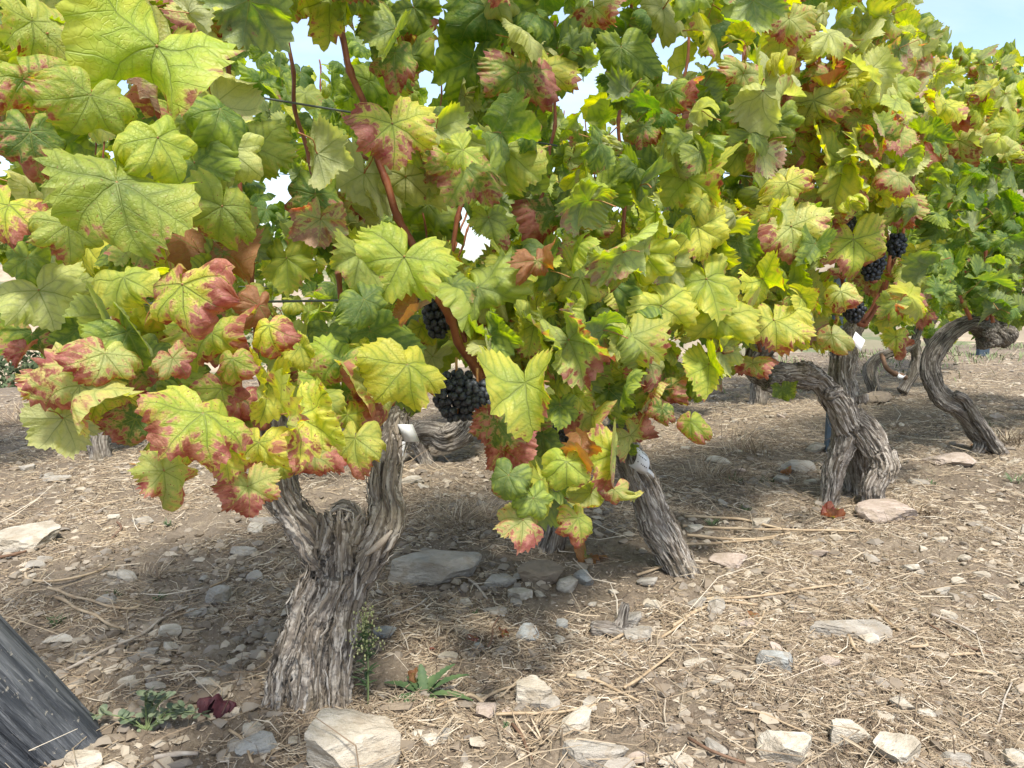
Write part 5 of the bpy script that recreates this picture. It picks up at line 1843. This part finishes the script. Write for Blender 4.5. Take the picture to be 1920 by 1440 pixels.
TW = [
    ([(120, 1268), (190, 1232), (262, 1200), (318, 1160), (352, 1146)], 9, 'twig_grey', 'long grey stick slanting from the leaning post up to the flat stones'),
    ([(930, 1350), (1040, 1346), (1110, 1334), (1162, 1318)], 8, 'twig_straw', 'straight straw-coloured stalk in front of the pale upright stone'),
    ([(905, 1328), (880, 1314), (850, 1322), (822, 1334)], 9, 'twig_straw', 'crooked tan stalk left of the pale upright stone'),
    ([(902, 1322), (935, 1305), (978, 1292)], 8, 'twig_straw', 'tan stalk leaning up to the pale upright stone'),
    ([(1194, 1086), (1245, 1068), (1296, 1046)], 7, 'twig_straw', 'yellow stalk across the foot of the leaning trunk'),
    ([(1284, 974), (1390, 980), (1470, 1000)], 7, 'twig_straw', 'uppermost of the long yellow stalks left of the broad tan slab'),
    ([(1280, 992), (1400, 998), (1610, 1002)], 7, 'twig_straw', 'longest yellow stalk left of the broad tan slab'),
    ([(1288, 1010), (1400, 1018), (1480, 1006)], 7, 'twig_straw', 'third yellow stalk left of the broad tan slab'),
    ([(1275, 1028), (1360, 1024), (1450, 1016)], 6, 'twig_straw', 'lowest yellow stalk left of the broad tan slab'),
    ([(1308, 1132), (1420, 1126), (1510, 1112), (1600, 1100)], 7, 'twig_straw', 'long yellow stalk above the long grey wedge'),
    ([(1262, 1182), (1310, 1152), (1360, 1136), (1420, 1142)], 9, 'twig_straw', 'thick bent tan stalk left of the small flat cream stone'),
    ([(1142, 1212), (1185, 1188)], 7, 'twig_straw', 'short yellow stalk leaning on the grey stone'),
    ([(1240, 1204), (1290, 1170)], 7, 'twig_straw', 'short thick stalk right of the grey stone'),
    ([(1805, 1266), (1864, 1274)], 8, 'twig_straw', 'lower of two short stalks on the bare path'),
    ([(1780, 1238), (1846, 1234)], 7, 'twig_straw', 'upper of two short stalks on the bare path'),
    ([(1742, 1180), (1800, 1216), (1862, 1234)], 5, 'twig_brown', 'thin dark twig crossing the bare path'),
    ([(430, 1380), (455, 1402), (478, 1440)], 8, 'twig_straw', 'tan stalk below the fallen purple leaf'),
    ([(960, 1368), (980, 1400), (1000, 1434)], 9, 'twig_brown', 'brown stick at the lower edge left of the flat grey slab'),
    ([(1628, 1140), (1652, 1164), (1688, 1192)], 9, 'twig_straw', 'stalk lying against the right end of the long grey wedge'),
    ([(1060, 1275), (1130, 1290), (1195, 1326)], 9, 'twig_straw', 'tan stalk running right from the pale upright stone'),
    ([(1170, 1300), (1215, 1270), (1262, 1232)], 8, 'twig_straw', 'pale stalk crossing the middle foreground upward to the right'),
    ([(1290, 1395), (1330, 1420), (1400, 1440)], 9, 'twig_brown', 'reddish brown stick left of the large cream boulder'),
    ([(1380, 1340), (1430, 1350), (1520, 1386)], 6, 'twig_straw', 'straw stalk behind the large cream boulder'),
    ([(90, 1110), (170, 1135), (240, 1150), (262, 1142)], 7, 'twig_straw', 'curving straw stalk at left above the long stick'),
    ([(105, 1128), (160, 1155), (232, 1190)], 8, 'twig_straw', 'straight straw stalk at left above the flat tan stone'),
    ([(48, 1082), (52, 1094), (110, 1096), (180, 1080), (205, 1066)], 7, 'twig_straw', 'curled stalk below the wide tan slab'),
    ([(290, 1432), (330, 1426), (372, 1424)], 13, 'twig_grey', 'thick bleached stick at the lower edge below the leafy weed'),
    ([(915, 1222), (925, 1190), (935, 1165)], 6, 'twig_brown', 'thin reddish twig standing among pebbles in the middle'),
    ([(1745, 1160), (1790, 1178), (1830, 1196)], 9, 'twig_grey', 'grey splinter of wood on the right'),
    ([(1870, 1365), (1880, 1330), (1895, 1290)], 5, 'twig_grey', 'thin pale stem near the right edge'),
    ([(0, 1052), (28, 1046), (50, 1040)], 8, 'twig_brown', 'short brown stalk at the left edge'),
    ([(220, 985), (226, 1000), (208, 1016)], 6, 'twig_brown', 'short dark stalk right of the wide tan slab'),
    ([(395, 1108), (425, 1092), (436, 1068)], 6, 'twig_straw', 'stalk poking up behind the angular grey stone'),
    ([(1395, 1215), (1420, 1180), (1432, 1155)], 7, 'twig_straw', 'bent stalk beside the flat cream stone'),
    ([(1590, 1200), (1600, 1225), (1612, 1232)], 9, 'twig_straw', 'short stub of stalk below the long grey wedge'),
    ([(1705, 1222), (1736, 1220), (1730, 1205)], 8, 'twig_straw', 'hooked stalk right of the long grey wedge'),
    ([(800, 1130), (770, 1150), (720, 1165)], 5, 'twig_grey', 'thin grey twig below the large flat slab'),
    ([(880, 1095), (905, 1118), (915, 1130)], 6, 'twig_grey', 'short twig at the right end of the large flat slab'),
]
for pts, w, m, lab in TW:
    twig(pts, w, m, lab)

# a weathered chunk of old vine wood
wc = empty('wood_chunk', G(1148, 1190), 'weathered chunk of old vine wood left of a grey stone', 'wood')
zc = gdepth(1148, 1190)
bark_trunk(wc, 'chunk', [limb_px([(1108, 1178, 16), (1135, 1182, 24), (1165, 1186, 24), (1188, 1182, 16)], zc),
                         limb_px([(1160, 1178, 16), (1168, 1150, 12), (1174, 1130, 10)], zc)], .004, .005, M['bark_dark'])

random.seed(55)
# ------------------------------------------------------------------ weeds, tufts and fallen leaves
def blade(pile, base, d, L, w, droop, rnd):
    k = 5
    t = np.linspace(0, 1, k)
    d = np.asarray(d, float); d /= np.linalg.norm(d)
    p = base + d[None] * (t * L)[:, None] + np.array([0, 0, -1.0])[None] * (droop * L * t ** 2)[:, None]
    s = np.cross(d, [0, 0, 1.0]); s /= np.linalg.norm(s) + 1e-6
    ww = w * np.sin(np.clip(t * .9 + .12, 0, 1) * math.pi) ** .7 / 2
    up = np.cross(s, d)
    l = p - s * ww[:, None] + up * (ww * .3)[:, None]; r = p + s * ww[:, None] + up * (ww * .3)[:, None]
    v = np.stack([l, p, r], 1).reshape(-1, 3)
    q = []
    for i in range(k - 1):
        a = i * 3; q += [(a, a + 1, a + 4, a + 3), (a + 1, a + 2, a + 5, a + 4)]
    pile.add(v, None, np.array(q), rnd=np.full(len(v), rnd))


def tuft(px, py, n, hpx, spread, label, dry=True, wmm=2.0, cat='grass tuft', up=.5):
    b = G(px, py); z = float((b - CC) @ CF); H = hpx * z / FPX
    pile = Pile()
    for i in range(n):
        a = random.uniform(0, 6.28)
        d = np.array([math.cos(a), math.sin(a), random.uniform(.25, 1.6) * up * 2 + .15])
        off = np.array([math.cos(a + 1), math.sin(a + 1), 0]) * random.uniform(0, .8) * H * (spread if dry else .5)
        blade(pile, b + off, d, H * random.uniform(.5, 1.1) * spread, wmm * .0012 * random.uniform(.7, 1.3), random.uniform(.05, .45), random.uniform(.1, .9))
    o = pile.build('dry_grass_tuft' if dry else 'green_sprout', M['straw'] if dry else M['grass'])
    org = Vector(b)
    o.data.transform(Matrix.Translation(-org)); o.location = org
    tag(o, label, cat)
    return o


tuft(865, 985, 260, 62, 1.5, 'brown mound of dry grass between the two front trunks', wmm=1.6, up=.3)
tuft(920, 975, 160, 45, 1.5, 'dry brown grass beside the mound left of the hanging leaves', wmm=1.6, up=.3)
tuft(1015, 1385, 90, 40, 1.7, 'pale clump of dry grass next to the flat grey slab', wmm=2.4, up=.2)
tuft(1340, 900, 130, 60, 1.2, 'dry grass standing left of the slate sliver', wmm=2.4, up=.7)
tuft(1400, 850, 120, 55, 1.2, 'dry grass tuft behind the slate sliver', wmm=2.6, up=.7)
tuft(1720, 960, 120, 24, 1.6, 'dry grass on top of the broad tan slab', wmm=2.4, up=.3)
tuft(1890, 830, 90, 40, 1.2, 'dry grass right of the snaking trunk', wmm=3.0, up=.6)
tuft(300, 1085, 110, 36, 1.6, 'dry straw heap left of the angular grey stone', wmm=1.6, up=.3)
tuft(700, 890, 100, 40, 1.3, 'dry grass seen through the fork of the nearest trunk', wmm=2.4, up=.5)
tuft(60, 790, 160, 40, 1.6, 'pale dry grass on the terrace edge at left', wmm=4.0, up=.6)
tuft(140, 770, 160, 36, 1.6, 'pale dry grass below the pale hanging leaf at left', wmm=4.0, up=.6)
SPL = ['left of the long stick, near the leaning post', 'beside the rounded pale stone at left', 'before the hollow trunk by the yellow stalks', 'left of the yellow stalks, farther back', 'by the pebbles in the middle of the bare soil', 'right of the biggest boulder, near the pale straw clump', 'under the slate sliver', 'right of the snaking trunk, far back', 'under the hanging red leaf at left', 'behind the slate sliver', 'at the right edge, far back', 'right of the hollow trunk', 'behind the broad tan slab', 'in the dry straw heap at left']
for si, (px, py, n, h) in enumerate(((110, 1170, 30, 26), (210, 1118, 24, 22), (1400, 960, 24, 26), (1340, 985, 24, 22), (890, 1155, 22, 14), (955, 1370, 26, 22), (1440, 905, 20, 26), (1850, 800, 26, 26), (320, 985, 26, 18), (1380, 905, 24, 26), (1910, 905, 28, 34), (1745, 910, 22, 20), (1690, 950, 18, 18), (300, 1125, 20, 18))):
    o = tuft(px, py, n, h, 1.0, 'small green sprout ' + SPL[si], dry=False, wmm=3.2, cat='weed', up=.5)
    o['group'] = 'small green sprouts in the soil'

pile = Pile()
for i in range(2600):
    f = random.random() ** .8
    q = E0 + ED * (2.2 + 8.8 * f) - EN * abs(random.gauss(0, .75))
    if noise3(np.array([[q[0] * 1.1, q[1] * 1.1, 4.0]]))[0] < -.08: continue
    a = random.uniform(0, 6.28)
    blade(pile, np.array([q[0], q[1], ghf(q[0], q[1])]), (math.cos(a) * .6, math.sin(a) * .6, 1), random.uniform(.05, .16), .009, random.uniform(.1, .4), 0)
tag(pile.build('verge_grass', M['weed_pale']), 'green grass and weeds along the outer edge of the terrace', 'grass', kind='stuff')

# tall weed with a feathery head before the right side of the trunk
wb = G(690, 1322); zw = float((wb - CC) @ CF)
weed = empty('tall_weed', wb, 'tall green weed with feathery pale flower head before the trunk', 'weed')
org = np.array(wb)
stem_p = [wb, P(690, 1240, zw), P(686, 1190, zw + .01), P(682, 1150, zw + .01)]
cane(weed, stem_p, .0022, .0012, 'stem', 'weed_pale', nodes=False)
pile = Pile()
for i in range(46):
    f = random.uniform(.05, .85)
    c = P(688 - 6 * f, 1300 - 150 * f, zw)
    a = random.uniform(0, 6.28)
    blade(pile, c, (math.cos(a), math.sin(a), random.uniform(.3, 1)), random.uniform(.02, .045) * (1.15 - f * .6), .006, .3, 0)
pile.build('foliage', M['grass'], weed)
pile = Pile()
for i in range(150):
    f = random.random()
    a = random.uniform(0, 6.28); rr = random.uniform(0, .042) * (1 - .4 * f)
    c = P(684, 1222 - 78 * f, zw) + np.array([math.cos(a) * rr, math.sin(a) * rr, random.gauss(0, .006)])
    v = IV1 * np.array([.0020, .0020, .0034]) * random.uniform(.6, 1.2) + c
    pile.add(v, IF1, None)
    blade(pile, c - np.array([math.cos(a) * rr * .6, math.sin(a) * rr * .6, .014]), (math.cos(a) * rr * .6, math.sin(a) * rr * .6, .016), .02, .0012, 0, 0) if False else None
pile.build('flower_head', M['weed_head'], weed)
pile = Pile()
for i in range(40):
    f = random.random(); a = random.uniform(0, 6.28)
    c = P(685, 1230 - 70 * f, zw)
    blade(pile, c, (math.cos(a), math.sin(a), 1.2), random.uniform(.02, .045) * (1 - .4 * f), .0016, 0, 0)
pile.build('branchlets', M['weed_pale'], weed)

# rosette with toothed leaves
rb = G(795, 1305)
ros = empty('rosette_weed', rb, 'low rosette weed with narrow toothed green leaves', 'weed')
for (a, L, up) in ((150, .10, .45), (100, .085, 1.2), (20, .12, .75), (45, .11, .95), (200, .09, .25), (-10, .11, .35), (120, .07, .5), (70, .06, .8), (-50, .05, .3), (230, .06, .3)):
    d = np.array([math.cos(R_(a)), math.sin(R_(a)) * .7 - .1, up]); d /= np.linalg.norm(d)
    k = 15
    t = np.linspace(0, 1, k)
    p = rb + d[None] * (t * L)[:, None] - np.array([0, 0, 1.0])[None] * (.30 * L * t ** 2)[:, None]
    s = np.cross(d, [0, 0, 1.0]); s /= np.linalg.norm(s)
    w = .017 * np.sin(np.clip(t * .8 + .16, 0, 1) * math.pi) ** .8 * (1 + .35 * (np.arange(k) % 2)) / 2
    upv = np.cross(s, d)
    v = np.stack([p - s * w[:, None] + upv * (w * .4)[:, None], p, p + s * w[:, None] + upv * (w * .4)[:, None]], 1).reshape(-1, 3)
    q = []
    for i in range(k - 1):
        b_ = i * 3; q += [(b_, b_ + 1, b_ + 4, b_ + 3), (b_ + 1, b_ + 2, b_ + 5, b_ + 4)]
    o = link('leaf', mesh_np('rosette_leaf', v - np.array(rb), np.array(q), [M['grass']])); o.parent = ros

# leafy weed beside the leaning post
lb = G(275, 1372)
lw = empty('leafy_weed', lb, 'sprawling leafy weed with small oval leaves beside the leaning post', 'weed')
zl = float((lb - CC) @ CF)
t_ = NT('oval_leaf_green'); nn_ = t_.noise(t_.pos(), 40, 3)
t_.principled(t_.mix(t_.ss(.35, .65, nn_), (.085, .12, .065), (.19, .22, .13)), .6, .3)
M['oval'] = t_.m
oval = []
for i in range(11):
    a = 2 * math.pi * i / 11
    oval.append((math.cos(a) * .36, math.sin(a) * .5 + .5, .08 * abs(math.cos(a))))
ov_v = np.array(oval + [(0, .5, -.02)]); ov_f = np.array([(i, (i + 1) % 11, 11) for i in range(11)])
OVAL = mesh_np('leaf', ov_v, ov_f, [M['oval']])
for s in range(16):
    ang = random.uniform(0, 6.28)
    tipx = 275 + 105 * math.cos(ang) * random.uniform(.4, 1); tipy = 1338 + 40 * math.sin(ang)
    q3 = [lb + np.array([0, 0, .0]), (lb + P(tipx, tipy, zl)) / 2 + np.array([0, 0, .015]), P(tipx, tipy, zl + .03 * math.sin(ang))]
    cane(lw, q3, .0016, .0009, 'stem', 'weed_pale', nodes=False)
    pr, _ = resample(q3, [1, 1, 1], .010)
    for c in pr[3:]:
        for side in (1, -1):
            if random.random() < .3: continue
            o = bpy.data.objects.new('leaf', OVAL); COL.objects.link(o); o.parent = lw
            o.location = Vector(c) - lw.location
            o.rotation_euler = (random.uniform(-.2, .9), random.uniform(-.5, .5), random.uniform(0, 6.28))
            o.scale = (random.uniform(.012, .021),) * 3


def fallen(px, py, wpx, code, mesh, label, tilt=.2, lift=.008, yaw=None, lean=-.2):
    p = G(px, py); z = float((p - CC) @ CF); p[2] += lift
    n = np.array([random.gauss(0, tilt), random.gauss(0, tilt) + lean, 1])
    a = yaw if yaw is not None else random.uniform(0, 6.28)
    o = bpy.data.objects.new('fallen_leaf', mesh); COL.objects.link(o)
    m3 = orient(n, np.array([math.cos(a), math.sin(a), 0])) * (wpx * z / FPX)
    o.matrix_world = Matrix(((*m3[0], p[0]), (*m3[1], p[1]), (*m3[2], p[2]), (0, 0, 0, 1)))
    o.color = tint(code) if isinstance(code, str) else code
    tag(o, label, 'fallen leaf')
    return o


t_ = NT('purple_leaf'); lp_ = t_.attr('flat').outputs['Vector']
t_.principled(t_.mix(t_.ss(.3, .7, t_.noise(lp_, 9, 4)), (.035, .008, .012), (.075, .018, .022)), .6, .3, t_.bump(t_.noise(lp_, 30, 3), .4, .004))
pm = LEAF_WAVY[4].copy(); pm.materials[0] = t_.m
fallen(412, 1330, 112, 'R', pm, 'dark purple fallen vine leaf below the forked trunk', .03, .014, yaw=.2, lean=.55)
fallen(1475, 890, 34, 'b', LEAF_CURL[1], 'curled brown dead leaf left of the slate sliver', .5, .03)
fallen(1412, 1160, 46, 'b', LEAF_CURL[3], 'curled brown dead leaf beside the long yellow stalk', .4)
fallen(1100, 1046, 70, 'b', LEAF_CURL[0], 'dry rolled leaf on the ground left of the leaning trunk', .2)
fallen(1560, 972, 34, 'R', LEAF_CURL[4], 'crushed red leaf before the hollow trunk', .2)
fallen(885, 1200, 20, 'R', LEAF_WAVY[2], 'tiny red scrap of leaf by the small grey stone', .2)
fallen(810, 1220, 16, 'R', LEAF_WAVY[3], 'tiny red scrap of leaf below the large flat slab', .4)
fallen(945, 1195, 22, 'R', LEAF_WAVY[5], 'red scrap of leaf touching the small grey stone', .2)
fallen(1830, 840, 22, 'R', LEAF_WAVY[6], 'red scrap of leaf left of the foot of the snaking trunk', .2)
fallen(775, 1288, 34, 'b', LEAF_FOLD[3], 'pale dry leaf caught in the rosette weed', .4, .03)

# ------------------------------------------------------------------ scrub on the slope beyond the terrace edge
def bush(x, y, zc, R, Hh, label, n=700):
    base = np.array([x, y, zc])
    root = empty('shrub', base, label, 'shrub', 'shrubs below the terrace edge')
    pile = Pile()
    lob = [(rng.normal(size=3) * np.array([.45, .45, .3]) * R + np.array([0, 0, Hh * .55]), R * random.uniform(.4, .7)) for _ in range(7)]
    for i in range(n):
        c, rr = random.choice(lob)
        d = rng.normal(size=3); d /= np.linalg.norm(d)
        p = base + c + d * rr * random.uniform(.55, 1.0)
        s = random.uniform(.05, .11) * (R / 1.2)
        a = rng.normal(size=3); a /= np.linalg.norm(a); b = np.cross(a, rng.normal(size=3)); b /= np.linalg.norm(b)
        v = np.array([p - a * s, p - b * s * .6, p + a * s, p + b * s * .6])
        pile.add(v, None, np.array([[0, 1, 2, 3]]))
    pile.build('foliage', M['scrub'], root, smooth=False)
    p, r = resample([base + np.array([0, 0, -.2]), base + np.array([0, 0, Hh * .6])], [.06, .03], .2)
    v, q, t = tube_np(p, r, 6)
    o = link('trunk', mesh_np('trunk', v - base, [q, t], [M['twig_brown']])); o.parent = root


for i, (px, py, z) in enumerate(((15, 700, 11), (75, 705, 12), (125, 700, 12.5), (40, 680, 17), (560, 640, 13), (640, 650, 14), (-60, 690, 12))):
    q = P(px, py, z)
    lab = ['grey-green shrub below the terrace edge at the far left', 'grey-green shrub second from the left beyond the terrace edge', 'grey-green shrub beyond the pale hanging leaf', 'shrub farther down the slope at left',
           'shrub down the slope seen behind the nearest vine', 'rounded shrub down the slope behind the nearest vine', 'shrub just outside the left edge'][i]
    bush(q[0], q[1], q[2] - .7, .8, 1.1, lab)
